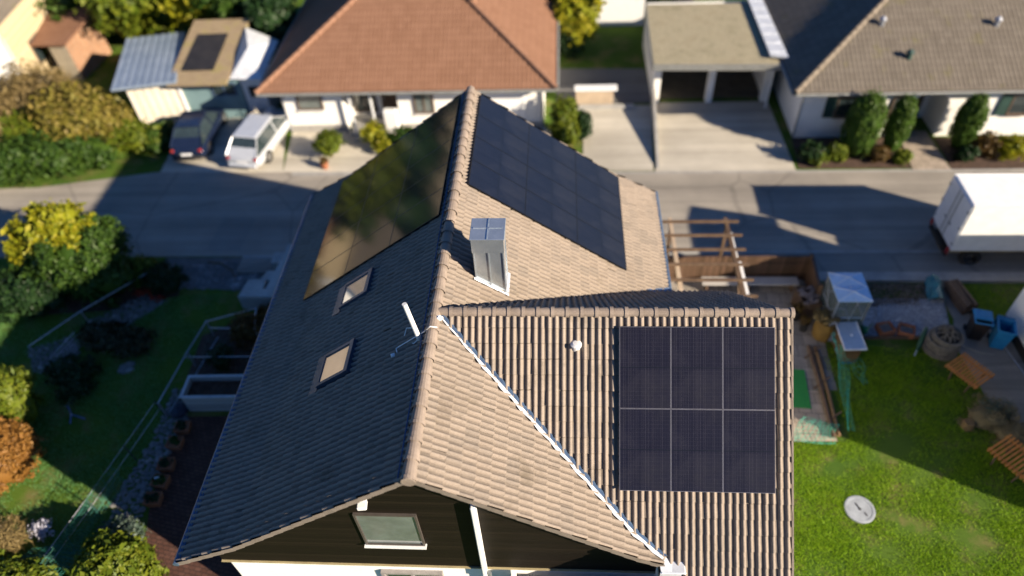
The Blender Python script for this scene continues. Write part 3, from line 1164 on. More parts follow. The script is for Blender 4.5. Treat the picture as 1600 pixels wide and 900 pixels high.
def vpt(x, lift=.05, side=0):
    y = DY - .741 * x / DP if x < BX else DY - (RZ - roofz(x)) / DP
    return Vector((x, y, roofz(x) + lift))


xs = [0.12 + (4.86 - .12) * k / 24 for k in range(25)]
rj = random.Random(5)
prev = None
for i, x in enumerate(xs):
    c_ = vpt(x, .085)
    w_ = .115 if i % 2 else .075
    w_ *= min(1, .3 + i / 8)
    m_ = c_ + Vector((-w_ * .52, -w_ * .85, w_ * .39))
    if prev:
        mb.quad(prev[0], prev[1], m_, c_)
    prev = (c_, m_)
mb.build('valley_flashing', M_pale_flash, house)
mb = MB()
prev = None
for i, x in enumerate(xs):
    c_ = vpt(x, .088)
    a_ = c_ + Vector((.045, .02, .02))
    b_ = c_ + Vector((.10, .02, -.02))
    if prev:
        mb.quad(prev[0], c_, a_, prev[1])
        mb.quad(prev[1], a_, b_, prev[2])
    prev = (c_, a_, b_)
mb.build('valley_gutter', M_bluegutter, house)
mb = MB()
mb.box((5.03, 0.02, 5.47), (.52, .34, .05), bev=.02)
mb.box((4.98, -.14, 5.41), (.44, .03, .12))
mb.add([(4.74, .15, 5.60), (4.78, -.12, 5.50), (5.0, -.12, 5.50), (5.05, .2, 5.50)], [[0, 1, 2, 3]])
mb.build('eaves_flashing', M_pale_flash, house)
mb = MB()
mb.rock((.12, 3.72, RZ + .06), .09, .7, 4)
mb.build('flashing_cap', M_whitemetal, house)
# lead strip where the right slope meets the back slope of the cross gable
mb = MB()
mb.quad((5.0, 7.72, 5.38), (5.88, 8.25, 4.99), (5.88, 8.42, 5.05), (5.0, 7.95, 5.46))
mb.build('lead_strip', M_bluegutter, house)

# metal clad chimney
mb = MB()
x0, x1, y0, y1 = 0.73, 1.40, 5.43, 6.05
mb.box(((x0 + x1) / 2, (y0 + y1) / 2, 8.75), (x1 - x0, y1 - y0, 1.9))
for k in (0, .5, 1):
    mb.box((x0 + (x1 - x0) * k, y0 - .012, 8.75), (.022, .03, 1.85))
for k in (0, 1):
    mb.box((x1 + .004, y0 + (y1 - y0) * k, 8.75), (.03, .022, 1.85))
ch = mb.build('chimney', M_zinc, house)
mb = MB()
mb.box(((x0 + x1) / 2, (y0 + y1) / 2, 9.56), (x1 - x0 + .06, y1 - y0 + .06, .40))
mb.box(((x0 + x1) / 2, (y0 + y1) / 2, 9.775), (x1 - x0 + .11, y1 - y0 + .11, .03), bev=.008)
mb.box(((x0 + x1) / 2, (y0 + y1) / 2, 9.795), (.018, y1 - y0 + .10, .022))
mb.box(((x0 + x1) / 2 - .18, (y0 + y1) / 2 + .02, 9.795), (.30, .02, .03))
mb.box(((x0 + x1) / 2 + .18, (y0 + y1) / 2 + .02, 9.795), (.30, .02, .03))
mb.build('cap', M_zinc, ch)
mb = MB()
sl_ = .741
for (xa, ya, xb, yb) in ((x0 - .04, y0 - .07, x1 + .07, y0 - .01), (x1 + .01, y0 - .07, x1 + .07, y1 + .05), (x0 - .04, y0 - .07, x0 - .01, y1 + .05)):
    mb.quad((xa, ya, RZ - sl_ * xa + .075), (xb, ya, RZ - sl_ * xb + .075), (xb, yb, RZ - sl_ * xb + .085), (xa, yb, RZ - sl_ * xa + .085))
mb.build('apron', M_pale_flash, ch)

# antenna mast with its holder and a bent rod
mb = MB()
mb.tube([(-.28, 3.32, 8.84), (-.44, 3.36, 9.91)], [.056, .05], 14)
an = mb.build('mast', pm('white_mast_plastic', (0.72, 0.72, 0.70), (0.64, 0.64, 0.63), 4, 0.35), house)
mb = MB()
mb.tube([(.12, 3.42, 9.12), (-.02, 3.40, 9.17), (-.16, 3.385, 9.02), (-.80, 3.36, 8.52), (-.84, 3.34, 8.50), (-.80, 3.22, 8.52)], .013, 6)
mb.tube([(-.22, 3.46, 8.85), (-.34, 3.30, 8.82), (-.42, 3.28, 8.74), (-.46, 3.34, 8.72)], .013, 6)
mb.tube([(-.48, 3.62, 8.86), (-.62, 3.68, 8.78), (-.68, 3.60, 8.62)], .012, 6)
mb.box((-.90, 3.22, 8.42), (.10, .09, .06), .4, bev=.015)
mb.build('holder', M_whitemetal, an)

# pipe vent on the cross gable
mb = MB()
vx, vy = 3.02, 3.40
vz = RZ - DP * (DY - vy)
mb.lathe([(.085, -.05), (.085, .08), (.12, .09), (.12, .13), (.07, .16), (.02, .165)], (vx, vy, vz), 16)
mb.build('vent_pipe', pm('white_vent', (0.66, 0.66, 0.66), (0.55, 0.55, 0.56), 8, 0.4), house)


# roof windows on the shaded slope
def on_left(y, t, h):
    """point on left slope: t metres down the slope, h above it"""
    n_ = hypot(1, .741)
    return Vector((-(t / n_) - h * .741 / n_, y, RZ - t * .741 / n_ + h / n_))


M_sky_frame = pm('anthracite_frame', (0.06, 0.085, 0.135), (0.045, 0.065, 0.105), 5, 0.35, metal=0.3)
tm = NT('skylight_glass')
tm.set(Base_Color=(0.05, 0.045, 0.042), Roughness=0.03, Specular_IOR_Level=1.0, Metallic=0.75)
tm.set(Base_Color=tm.ramp(tm.noise(1.3, 4), [(0.3, (0.55, 0.53, 0.5)), (0.7, (0.62, 0.6, 0.58))]))
M_skyglass = tm.m


def slab_on_left(mb, y0, y1, t0, t1, h0, h1):
    P = [on_left(y0, t0, h0), on_left(y1, t0, h0), on_left(y1, t1, h0), on_left(y0, t1, h0), on_left(y0, t0, h1), on_left(y1, t0, h1), on_left(y1, t1, h1), on_left(y0, t1, h1)]
    mb.add(P, [[0, 1, 2, 3], [7, 6, 5, 4], [0, 4, 5, 1], [1, 5, 6, 2], [2, 6, 7, 3], [3, 7, 4, 0]])


for (y0, y1, t0, t1, lab) in ((5.88, 6.72, 2.56, 3.66, 'upper skylight beside the panels'), (3.42, 4.36, 2.56, 3.68, 'lower skylight nearer the front gable')):
    mb = MB()
    w_ = .085
    slab_on_left(mb, y0, y1, t0, t0 + w_ * 1.5, .0, .16)
    slab_on_left(mb, y0, y1, t1 - w_, t1, .0, .14)
    slab_on_left(mb, y0, y0 + w_, t0 + w_ * 1.5 + .002, t1 - w_ - .002, .0, .15)
    slab_on_left(mb, y1 - w_, y1, t0 + w_ * 1.5 + .002, t1 - w_ - .002, .0, .15)
    slab_on_left(mb, y0 - .08, y1 + .08, t1 + .01, t1 + .30, .055, .075)
    so_ = mb.build('skylight', M_sky_frame, house)
    so_['label'] = lab
    mb = MB()
    slab_on_left(mb, y0 + w_ + .002, y1 - w_ - .002, t0 + w_ * 1.5 + .004, t1 - w_ - .004, .10, .12)
    mb.build('pane', M_skyglass, so_)

# ---- solar panels: one prototype per roof, then copies
M_pan_blue = panel_mat('solar_cells_blue', (0.004, 0.0055, 0.013), (0.05, 0.055, 0.08), 0.32)
M_pan_dark = panel_mat('solar_cells_dark', (0.006, 0.0055, 0.011), (0.085, 0.08, 0.10), 0.25)
M_pan_shade = panel_mat('solar_cells_black', (0.006, 0.008, 0.014), (0.09, 0.095, 0.105), 0.075)
M_pan_frame_b = pm('black_anodised_frame', (0.012, 0.013, 0.016), (0.018, 0.019, 0.022), 6, 0.35, metal=0.5)
M_pan_frame_s = pm('silver_edge_frame', (0.22, 0.215, 0.24), (0.17, 0.165, 0.185), 6, 0.35, metal=0.6)


def panel_proto(w, l, mcell, mframe, label, fw_=.012):
    """panel lying in local xy: width x, length y, top at z=.04"""
    mb = MB()
    a, b = w / 2 - fw_, l / 2 - fw_
    mb.add([(-a, -b, .038), (a, -b, .038), (a, b, .038), (-a, b, .038)], [[0, 1, 2, 3]], [[(0, 0), (2 * a, 0), (2 * a, 2 * b), (0, 2 * b)]])
    mb.add([(-a, -b, .0), (a, -b, .0), (a, b, .0), (-a, b, .0)], [[3, 2, 1, 0]])
    p = mb.build('solar_panel', mcell, house)
    p['label'] = label
    mb = MB()
    for s_ in (-1, 1):
        mb.box((s_ * (w / 2 - fw_ / 2), 0, .02), (fw_, l, .042))
        mb.box((0, s_ * (l / 2 - fw_ / 2), .02), (w - 2 * fw_ - .001, fw_, .042))
    mb.build('frame', mframe, p)
    mb = MB()
    for s_ in (-1, 1):
        mb.box((-w / 2 - .008, s_ * l * .3, .012), (.02, .04, .03))
        mb.box((s_ * w * .3, 0, -.035), (.04, l * .98, .05))
    mb.build('clamp', M_dark, p)
    return p


def place_panel(proto, first, M):
    p = proto if first else copy_tree(proto, house)
    p.matrix_local = M
    return p


def frame_matrix(o, ex, ey):
    ex, ey = Vector(ex).normalized(), Vector(ey).normalized()
    ez = ex.cross(ey)
    return Matrix(((ex.x, ey.x, ez.x, o.x), (ex.y, ey.y, ez.y, o.y), (ex.z, ey.z, ez.z, o.z), (0, 0, 0, 1)))


PW, PL = 1.045, 1.70
nn_ = hypot(1, .741)
# right slope: columns go down the slope (long side), rows along the ridge
pr_ = panel_proto(PW, PL, M_pan_blue, M_pan_frame_b, 'dark blue solar panel on the sunlit right slope')
first = True
for i in range(3):
    for j in range(4):
        t = 0.33 + PL / 2 + i * 1.775
        y = 8.42 + (j + .5) * 1.073
        c_ = Vector((t / nn_ + .10 * .741 / nn_, y, RZ - t * .741 / nn_ + .10 / nn_))
        ex = Vector((0, 1, 0))
        ey = Vector((-1, 0, .741))
        m_ = frame_matrix(c_, ex, ey)
        p = place_panel(pr_, first, m_ @ Matrix.Diagonal((1.0255, 1.043, 1, 1)))
        first = False
# left slope
pl_ = panel_proto(PW, PL, M_pan_shade, M_pan_frame_b, 'black mirror-like solar panel on the shaded left slope')
first = True
for i in range(3):
    for j in range(5):
        t = 0.33 + PL / 2 + i * 1.775
        y = 7.22 + (j + .5) * 1.08
        c_ = on_left(y, t, .10)
        m_ = frame_matrix(c_, Vector((0, -1, 0)), Vector((1, 0, .741)))
        place_panel(pl_, first, m_ @ Matrix.Diagonal((1.032, 1.043, 1, 1)))
        first = False
# cross gable
pd_ = panel_proto(PW, PL, M_pan_dark, M_pan_frame_s, 'black solar panel with thin silver edge on the cross gable', .009)
first = True
nd_ = hypot(1, DP)
for i in range(3):
    for j in range(2):
        t = .29 + PL / 2 + j * 1.713
        x = 3.93 + PW / 2 + i * 1.063
        c_ = Vector((x, DY - t / nd_ - .12 * DP / nd_, RZ - t * DP / nd_ + .12 / nd_))
        m_ = frame_matrix(c_, Vector((1, 0, 0)), Vector((0, 1, DP)))
        place_panel(pd_, first, m_ @ Matrix.Diagonal((1.011, 1.004, 1, 1)))
        first = False


# ================================================================== NEIGHBOUR HOUSES
TILE_OR = [(0.165, 0.085, 0.053), (0.205, 0.108, 0.068), (0.24, 0.13, 0.084), (0.185, 0.096, 0.06)]
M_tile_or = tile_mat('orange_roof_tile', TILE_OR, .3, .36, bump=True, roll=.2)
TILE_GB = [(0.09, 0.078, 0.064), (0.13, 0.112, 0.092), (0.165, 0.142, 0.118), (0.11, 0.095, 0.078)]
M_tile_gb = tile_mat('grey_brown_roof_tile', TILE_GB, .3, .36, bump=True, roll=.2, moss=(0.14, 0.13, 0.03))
M_ridge_or = pm('orange_ridge_tile', (0.25, 0.135, 0.085), (0.20, 0.105, 0.065), 3, 0.8, bump=0.3)
M_ridge_gb = pm('grey_brown_ridge_tile', (0.21, 0.175, 0.135), (0.165, 0.135, 0.105), 3, 0.8, bump=0.3)
M_roofside = pm('gutter_grey', (0.20, 0.205, 0.20), (0.16, 0.165, 0.16), 4, 0.5)


def hip_roof(parent, x0, x1, y0, y1, ze, pitch, mt, mridge, rot_faces=None):
    hy = (y1 - y0) / 2
    hr = hy * pitch
    xm0, xm1 = x0 + hy, x1 - hy
    ym = (y0 + y1) / 2
    if xm1 < xm0:
        hy = (x1 - x0) / 2
    zr = ze + hr
    sl = hypot(1, pitch)
    mb = MB()
    A, B, C_, D_ = (x0, y0, ze), (x1, y0, ze), (x1, y1, ze), (x0, y1, ze)
    R0, R1 = (xm0, ym, zr), (xm1, ym, zr)
    S = hy * sl
    W = x1 - x0
    mb.poly([A, B, R1, R0], [(0, S), (W, S), (W - hy, 0), (hy, 0)])
    mb.poly([C_, D_, R0, R1], [(0, S), (W, S), (W - hy, 0), (hy, 0)])
    H = y1 - y0
    mb.poly([B, C_, R1], [(0, S), (H, S), (H / 2, 0)])
    mb.poly([D_, A, R0], [(0, S), (H, S), (H / 2, 0)])
    mb.quad((x0, y0, ze - .14), (x1, y0, ze - .14), (x1, y1, ze - .14), (x0, y1, ze - .14))
    for p, q in ((A, B), (B, C_), (C_, D_), (D_, A)):
        mb.quad((p[0], p[1], p[2] - .14), (q[0], q[1], q[2] - .14), q, p)
    rf = mb.build('roof', mt, parent)
    mb = MB()
    for p, q in ((A, R0), (B, R1), (C_, R1), (D_, R0), (R0, R1)):
        ridge_run(p, q, .13, mb, .4)
    mb.build('ridge_cap', mridge, rf)
    mb = MB()
    mb.tube([(x0, y0 - .07, ze - .10), (x1, y0 - .07, ze - .10)], .07, 8)
    mb.tube([(x0 - .07, y0, ze - .10), (x0 - .07, y1, ze - .10)], .07, 8)
    mb.tube([(x1 + .07, y0, ze - .10), (x1 + .07, y1, ze - .10)], .07, 8)
    mb.build('gutter', M_roofside, parent)
    return rf


# --- house with the orange roof across the road (local origin at its south-west wall corner)
n3 = thing('neighbour_house', 'white bungalow with an orange tiled hip roof across the road', 'house', (-11.0, 24.13, 0))
mb = MB()
mb.slab([(0, 0), (3.05, 0), (3.05, .0), (3.05, 1.3), (5.75, 1.3), (5.75, 0), (12.9, 0), (12.9, 10), (0, 10)], 0, 2.72)
mb.build('wall', M_white, n3)
mb = MB()
mb.box((1.5, -.04, .18), (3.0, .06, .36))
mb.box((9.35, -.04, .18), (7.1, .06, .36))
mb.build('plinth', pm('grey_plinth', (0.34, 0.33, 0.31), (0.28, 0.27, 0.255), 3), n3)
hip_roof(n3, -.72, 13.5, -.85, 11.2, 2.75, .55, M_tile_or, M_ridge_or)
framed_window(n3, .75, 2.05, 1.25, 2.45, 0, M_frame_br, M_paleglass, .08, .09, (), M_whitemetal)['label'] = 'front window left of the porch'
framed_window(n3, 6.55, 7.55, .95, 2.35, 0, M_frame_br, M_paleglass, .08, .09, (.5,), M_whitemetal)['label'] = 'front window right of the porch'
framed_window(n3, 3.15, 4.35, .25, 2.35, 1.3, M_frame_br, M_winglass, .06, .09, (.5,))['label'] = 'dark glazing inside the porch'
mb = MB()
mb.box((5.1, 1.26, 1.1), (.95, .06, 2.1), bev=.01)
mb.box((5.1, 1.22, 1.5), (.35, .02, .9))
d_ = mb.build('door', M_darkwood, n3)
mb = MB()
mb.box((4.75, 1.2, 1.05), (.05, .06, .2))
mb.build('handle', M_greymetal, d_)
mb = MB()
mb.box((3.5, -.35, 1.35), (.09, .09, 2.65))
mb.box((4.55, -.35, 1.35), (.09, .09, 2.65))
mb.build('porch_post', M_whitemetal, n3)
mb = MB()
mb.box((4.4, .35, .08), (2.4, 1.7, .16))
mb.box((4.4, -.7, .04), (1.8, .5, .08))
mb.build('step', M_concrete, n3)
mb = MB()
mb.box((5.35, -.18, .75), (.7, .35, 1.1), bev=.05)
mb.build('mailbox_stand', M_whitemetal, n3)
mb = MB()
mb.tube([(12.82, -.08, 2.6), (12.82, -.08, .1)], .05, 8)
mb.tube([(.08, -.08, 2.6), (.08, -.08, .1)], .05, 8)
mb.build('downpipe', M_galv, n3)
mb = MB()
mb.box((10.9, -.03, 1.2), (2.2, .05, 2.2))
for k in range(7):
    mb.box((10.9, -.06, .3 + k * .3), (2.16, .02, .02))
mb.build('garage_door', M_whitemetal, n3)
mb = MB()
mb.lathe([(.16, 0), (.16, .35), (.2, .36), (.2, .42), (.05, .45)], (9.5, 3.35, 4.85), 14)
mb.build('vent_pipe', M_ridge_or, n3)

# --- flat roofed double garage
ga = thing('garage', 'double garage with a flat gravelled roof and two open dark bays', 'garage', (7.5, 26.15, 0))
mb = MB()
mb.box((-.08 + .13, .2, 1.22), (.32, .4, 2.44))
mb.box((2.72, .2, 1.22), (.30, .4, 2.44))
mb.box((5.48, .2, 1.22), (.34, .4, 2.44))
mb.box((0.0, 3.2, 1.22), (.22, 5.55, 2.44))
mb.box((5.56, 3.2, 1.22), (.18, 5.55, 2.44))
mb.box((2.78, 6.05, 1.22), (5.7, .16, 2.44))
mb.box((2.76, .2, 2.34), (5.74, .36, .20))
mb.build('wall', M_white, ga)
mb = MB()
mb.slab([(.12, .41), (5.45, .41), (5.45, 5.9), (.12, 5.9)], .01, .03)
mb.build('floor', pm('garage_floor', (0.10, 0.085, 0.06), (0.07, 0.06, 0.045), 2), ga)
tg = NT('gravel_flat_roof')
gcol = tg.ramp(tg.noise(.9, 7, .7), [(.3, (0.24, 0.205, 0.13)), (.5, (0.30, 0.265, 0.18)), (.7, (0.20, 0.18, 0.11))])
gcol = tg.mix(.6, gcol, tg.ramp(tg.noise(14, 4, .7), [(.3, (.25, .25, .25)), (.7, (.72, .72, .72))]), 'OVERLAY')
tg.set(Base_Color=gcol, Roughness=.95)
tg.bump(tg.noise(30, 4), .5, .03)
mb = MB()
mb.slab([(-.35, -.95), (5.5, -1.15), (5.45, 5.2), (-.2, 5.3)], 2.48, 2.74)
mb.build('flat_roof', tg.m, ga)
mb = MB()
mb.box((2.58, -1.09, 2.60), (5.96, .05, .30), -.034)
mb.box((-.31, 2.2, 2.62), (.05, 6.3, .30), -.03)
mb.build('roof_edge', M_roofside, ga)
# tapering wall along the drive, throwing its wedge of shade
wd = thing('boundary_wall', 'low pale wall sloping down along the drive beside the garage', 'wall', (7.2, 20.7, 0))
mb = MB()
mb.add([(-.07, 0, 0), (.07, 0, 0), (.27, 5.6, 0), (.13, 5.6, 0), (-.07, 0, .05), (.07, 0, .05), (.27, 5.6, .95), (.13, 5.6, .95)], [[3, 2, 1, 0], [4, 5, 6, 7], [0, 1, 5, 4], [1, 2, 6, 5], [2, 3, 7, 6], [3, 0, 4, 7]])
mb.build('wall_body', M_kerb, wd)
# pale canopy strip between garage and right house
cp = thing('side_canopy', 'narrow pale blue canopy between the garage and the grey roofed house', 'canopy', (12.85, 25.0, 0))
mb = MB()
mb.slab([(-.25, .5), (.55, .3), (.45, 9.5), (-.25, 9.5)], 2.85, 2.93)
for k in range(10):
    mb.box((.12, .8 + k * .9, 2.945), (.74, .05, .03))
mb.build('canopy_sheet', M_pale_flash, cp)
for k in (0, 1, 2):
    mb = MB()
    mb.box((.1, .6 + k * 4, 1.42), (.08, .08, 2.84))
    mb.build('post', M_whitemetal, cp)

# --- right neighbour with the grey brown roof
n4 = thing('neighbour_house', 'long white house with a grey brown tiled hip roof behind clipped columns of hedge', 'house', (13.75, 23.03, 0))
mb = MB()
mb.slab([(0, 0), (4.9, 0), (4.9, 1.6), (6.5, 1.6), (6.5, 0), (22, 0), (22, 9), (0, 9)], 0, 2.74)
mb.build('wall', M_white, n4)
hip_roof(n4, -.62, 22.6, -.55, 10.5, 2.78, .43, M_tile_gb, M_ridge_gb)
M_shut = pm('dark_green_shutter', (0.03, 0.07, 0.06), (0.022, 0.05, 0.045), 6, 0.5)
for (xa, xb, lab) in ((1.55, 2.5, 'left shuttered window'), (4.0, 4.6, 'small window beside the entrance'), (9.2, 10.15, 'right shuttered window')):
    w_ = framed_window(n4, xa, xb, 1.15, 2.2, 0, M_frame_br, M_winglass, .08, .07, (), M_frame_br)
    w_['label'] = lab
    if xb - xa > .8:
        for s_ in (-1, 1):
            mb = MB()
            cx_ = xa - .27 if s_ < 0 else xb + .27
            mb.box((cx_, -.05, 1.68), (.46, .05, 1.1))
            for k in range(9):
                mb.box((cx_, -.08, 1.22 + k * .115), (.38, .02, .05), rx=.4)
            mb.build('shutter', M_shut, w_)
mb = MB()
mb.box((5.7, 1.56, 1.1), (1.0, .06, 2.15), bev=.01)
d_ = mb.build('door', M_darkwood, n4)
mb = MB()
mb.box((5.32, 1.5, 1.05), (.05, .06, .2))
mb.build('handle', M_greymetal, d_)
mb = MB()
# arched head of the entrance recess
P, F = [], []
for k in range(9):
    a = pi * k / 8
    P += [(5.7 - .8 * cos(a), -.01, 1.75 + .6 * sin(a)), (5.7 - .8 * cos(a), .2, 1.75 + .6 * sin(a))]
P += []
for k in range(8):
    F.append([2 * k, 2 * k + 1, 2 * k + 3, 2 * k + 2])
mb.add(P, F)
fr = [(4.9, -.012, 2.74), (4.9, -.012, 1.75)] + [(5.7 - .8 * cos(pi * k / 8), -.012, 1.75 + .6 * sin(pi * k / 8)) for k in range(9)] + [(6.5, -.012, 1.75), (6.5, -.012, 2.74)]
for k in range(1, 10):
    mb.add([(fr[k][0], -.012, fr[k][2]), (fr[k + 1][0], -.012, fr[k + 1][2]), (fr[k + 1][0], -.012, 2.74), (fr[k][0], -.012, 2.74)], [[0, 1, 2, 3]])
mb.build('entrance_arch', M_white, n4)
mb = MB()
for x in (-.04, 3.0, 10.9):
    mb = MB()
    mb.tube([(x, -.1, 2.6), (x, -.1, .1)], .05, 8)
    mb.build('downpipe', M_greymetal, n4)
for (x, y, z, r, m_) in ((3.6, 2.75, 4.18, .12, M_galv), (4.5, 1.05, 3.46, .13, M_shut), (8.6, 2.6, 4.12, .12, M_galv)):
    mb = MB()
    mb.lathe([(r, -.1), (r * .9, .22), (r * 1.3, .23), (r * 1.3, .3), (r * .3, .42)], (x, y, z), 14)
    mb.build('vent_pipe', m_, n4)

# --- house whose white side wall shows at the right edge of the picture
n1 = thing('neighbour_house', 'white rendered house beside the blue bins at the right edge', 'house', (18.7, 3.0, 0))
mb = MB()
mb.slab([(0, 0), (2.9, 0), (2.9, 8.6), (0, 8.6)], 0, 5.0)
mb.slab([(2.905, 0), (10, 0), (10, 8.6), (2.905, 8.6)], 0, 3.75)
mb.build('wall', M_white, n1)
mb = MB()
sl1 = hypot(2.0, .9)
mb.add([(-.45, -.5, 4.95), (-.45, 9.0, 4.95), (1.45, 9.0, 5.75), (1.45, -.5, 5.75)], [[3, 2, 1, 0]], [[(0, 0), (9.5, 0), (9.5, sl1), (0, sl1)]])
mb.add([(3.3, -.5, 4.95), (3.3, 9.0, 4.95), (1.45, 9.0, 5.75), (1.45, -.5, 5.75)], [[0, 1, 2, 3]], [[(0, sl1), (9.5, sl1), (9.5, 0), (0, 0)]])
mb.slab([(3.31, -.4), (10.4, -.4), (10.4, 8.9), (3.31, 8.9)], 3.76, 3.95)
mb.add([(0, 0, 5), (2.9, 0, 5), (1.45, 0, 5.7), (0, 8.6, 5), (2.9, 8.6, 5), (1.45, 8.6, 5.7)], [[0, 1, 2], [5, 4, 3]])
mb.build('roof', M_tile_gb, n1)
mb = MB()
for yy, zz in ((6.7, 1.5),):
    for s_ in (-1, 1):
        mb.box((-.04, yy + s_ * .52, zz), (.08, .07, 1.3))
        mb.box((-.04, yy, zz + s_ * .62), (.08, .97, .07))
    mb.box((-.04, yy, zz), (.07, .06, 1.17))
w1 = mb.build('window', M_whitemetal, n1)
mb = MB()
mb.box((-.015, 6.7, 1.5), (.02, .96, 1.17))
mb.build('pane', pm('bright_curtain_glass', (0.55, 0.57, 0.6), (0.42, 0.45, 0.5), 3, 0.1), w1)
mb = MB()
mb.box((-.04, 4.3, .15), (.06, 8.5, .3))
mb.build('plinth', M_dark, n1)

# --- sheds upper left
sh = thing('flat_roof_shed', 'pale shed with a flat blue grey sheet roof beside the teal garage', 'shed', (-19.0, 24.55, 0), .27)
mb = MB()
mb.box((1.3, 2.3, 1.22), (2.55, 4.5, 2.44))
mb.build('wall', pm('cream_boards', (0.62, 0.56, 0.46), (0.52, 0.47, 0.39), 1.2, 0.8), sh)
mb = MB()
for k in range(7):
    mb.box((.1 + k * .4, -.02 + .0, 1.2), (.02, .02, 2.4))
mb.box((2.52, -.03, 1.2), (.14, .06, 2.44))
mb.build('corner_trim', M_whitemetal, sh)
mb = MB()
mb.box((1.1, 2.2, 2.54), (3.1, 5.4, .14), ry=.03, bev=.03)
for k in range(9):
    mb.box((-.35 + k * .36, 2.2, 2.635 - (k - 4) * .011), (.05, 5.36, .03), ry=.03)
mb.build('sheet_roof', pm('blue_grey_sheet', (0.30, 0.36, 0.45), (0.22, 0.28, 0.37), .8, 0.38, metal=0.4), sh)
tg_ = thing('garage', 'small teal garage with a brown roof carrying one dark collector', 'garage', (-16.75, 24.95, 0), .02)
M_teal = pm('teal_boards', (0.16, 0.25, 0.27), (0.12, 0.20, 0.22), 1.1, 0.7)
mb = MB()
mb.slab([(0, .4), (3.3, .4), (3.3, 4.6), (0, 4.6)], 0, 2.42)
mb.build('wall', M_teal, tg_)
mb = MB()
mb.add([(-.1, -.25, 2.42), (2.95, -.25, 2.42), (2.95, 4.9, 3.25), (-.1, 4.9, 3.25), (-.1, -.25, 2.30), (2.95, -.25, 2.30), (2.95, 4.9, 3.1), (-.1, 4.9, 3.1)], [[0, 1, 2, 3], [4, 7, 6, 5], [0, 4, 5, 1], [1, 5, 6, 2], [2, 6, 7, 3], [3, 7, 4, 0]], [[(0, 5.2), (3, 5.2), (3, 0), (0, 0)]] + [[(0, 0)] * 4] * 5)
mb.build('roof', pm('mossy_brown_roof', (0.20, 0.15, 0.085), (0.25, 0.19, 0.12), 1.6, 0.9, bump=.4, c=(0.24, 0.20, 0.08)), tg_)
mb = MB()
mb.add([(.42, .75, 2.64), (2.05, .75, 2.64), (2.1, 3.6, 3.10), (.5, 3.6, 3.10), (.42, .75, 2.58), (2.05, .75, 2.58), (2.1, 3.6, 3.04), (.5, 3.6, 3.04)], [[0, 1, 2, 3], [0, 4, 5, 1], [1, 5, 6, 2], [2, 6, 7, 3], [3, 7, 4, 0]])
mb.build('collector', pm('collector_black', (0.02, 0.018, 0.017), (0.03, 0.027, 0.025), 2, 0.4), tg_)
mb = MB()
mb.box((3.9, 1.2, 1.15), (1.1, 1.5, 2.3))
mb.add([(2.96, .2, 2.38), (4.6, .2, 2.32), (3.8, 1.6, 3.3), (2.96, 4.0, 3.2), (4.5, 4.0, 2.4)], [[0, 1, 2], [2, 1, 4], [2, 4, 3], [0, 2, 3]])
mb.build('lean_to', M_pale_flash, tg_)
framed_window(tg_, 1.75, 3.05, 1.35, 2.1, .4, M_bluegutter, M_winglass, .06, .07, (.5,))
mb = MB()
mb.box((3.9, .42, 1.5), (.5, .03, .6))
mb.build('vent_panel', M_dark, tg_)
# jumble of garden things beside the teal garage
jm = thing('bicycle', 'old bicycle leaning beside the teal garage', 'bicycle', (-13.0, 24.6, 0), .9)
for x in (-.5, .5):
    mb = MB()
    mb.tube([(x + .33 * cos(q), 0, .34 + .33 * sin(q)) for q in [2 * pi * k / 18 for k in range(19)]], .022, 6, False)
    for k in range(8):
        q = pi * k / 8
        mb.tube([(x - .3 * cos(q), 0, .34 - .3 * sin(q)), (x + .3 * cos(q), 0, .34 + .3 * sin(q))], .004, 4)
    mb.build('wheel', M_blackrub, jm)
mb = MB()
for a, b in (((-.5, .34), (-.18, .75)), ((-.18, .75), (.32, .78)), ((.32, .78), (.05, .32)), ((.05, .32), (-.18, .78)), ((.05, .32), (-.5, .34)), ((.32, .8), (.5, .34)), ((.32, .8), (.28, .98))):
    mb.tube([(a[0], 0, a[1]), (b[0], 0, b[1])], .018, 6)
mb.build('frame', M_cream, jm)
mb = MB()
mb.tube([(.2, -.28, 1.0), (.3, 0, .98), (.2, .28, 1.0)], .014, 6)
mb.build('handlebar', M_galv, jm)
mb = MB()
mb.box((-.22, 0, .86), (.26, .14, .06), bev=.02)
mb.build('saddle', M_blackrub, jm)

# --- house at the upper left corner
wh = thing('neighbour_house', 'tall pale gabled house in the upper left corner', 'house', (-26.6, 28.6, 0), .12)
mb = MB()
mb.slab([(-6, -1), (0, -1), (0, 9), (-6, 9)], 0, 4.6)
mb.poly([(-6, -1, 4.6), (0, -1, 4.6), (-3, -1, 7.6)])
mb.poly([(-6, 9, 4.6), (0, 9, 4.6), (-3, 9, 7.6)][::-1])
mb.build('wall', M_white, wh)
mb = MB()
for s_ in (-1, 1):
    xe = -3 + s_ * 3.4
    q = [(-3, -1.4, 7.68), (xe, -1.4, 4.28), (xe, 9.4, 4.28), (-3, 9.4, 7.68)]
    u_ = [(0, 0), (0, 4.8), (10.8, 4.8), (10.8, 0)]
    mb.add(q, [[0, 1, 2, 3] if s_ > 0 else [3, 2, 1, 0]], [u_ if s_ > 0 else u_[::-1]])
mb.build('roof', M_tile_gb, wh)
mb = MB()
mb.box((.03, 4.0, 2.45), (.05, 9.9, 4.2))
mb.build('reflector_cladding', planks_mat('ochre_boards', (0.56, 0.46, 0.30), (0.48, 0.39, 0.25), .18, 2), wh)  # made-up boards, added so the left roof panels reflect a golden wall
for yy in (1.5, 5.0, 8.5):
    mb = MB()
    mb.box((.08, yy, 1.7), (.06, 1.2, 1.4))
    f_ = mb.build('window', M_frame_br, wh)
    mb = MB()
    mb.box((.115, yy, 1.7), (.02, 1.05, 1.25))
    mb.build('pane', M_winglass, f_)
mb = MB()
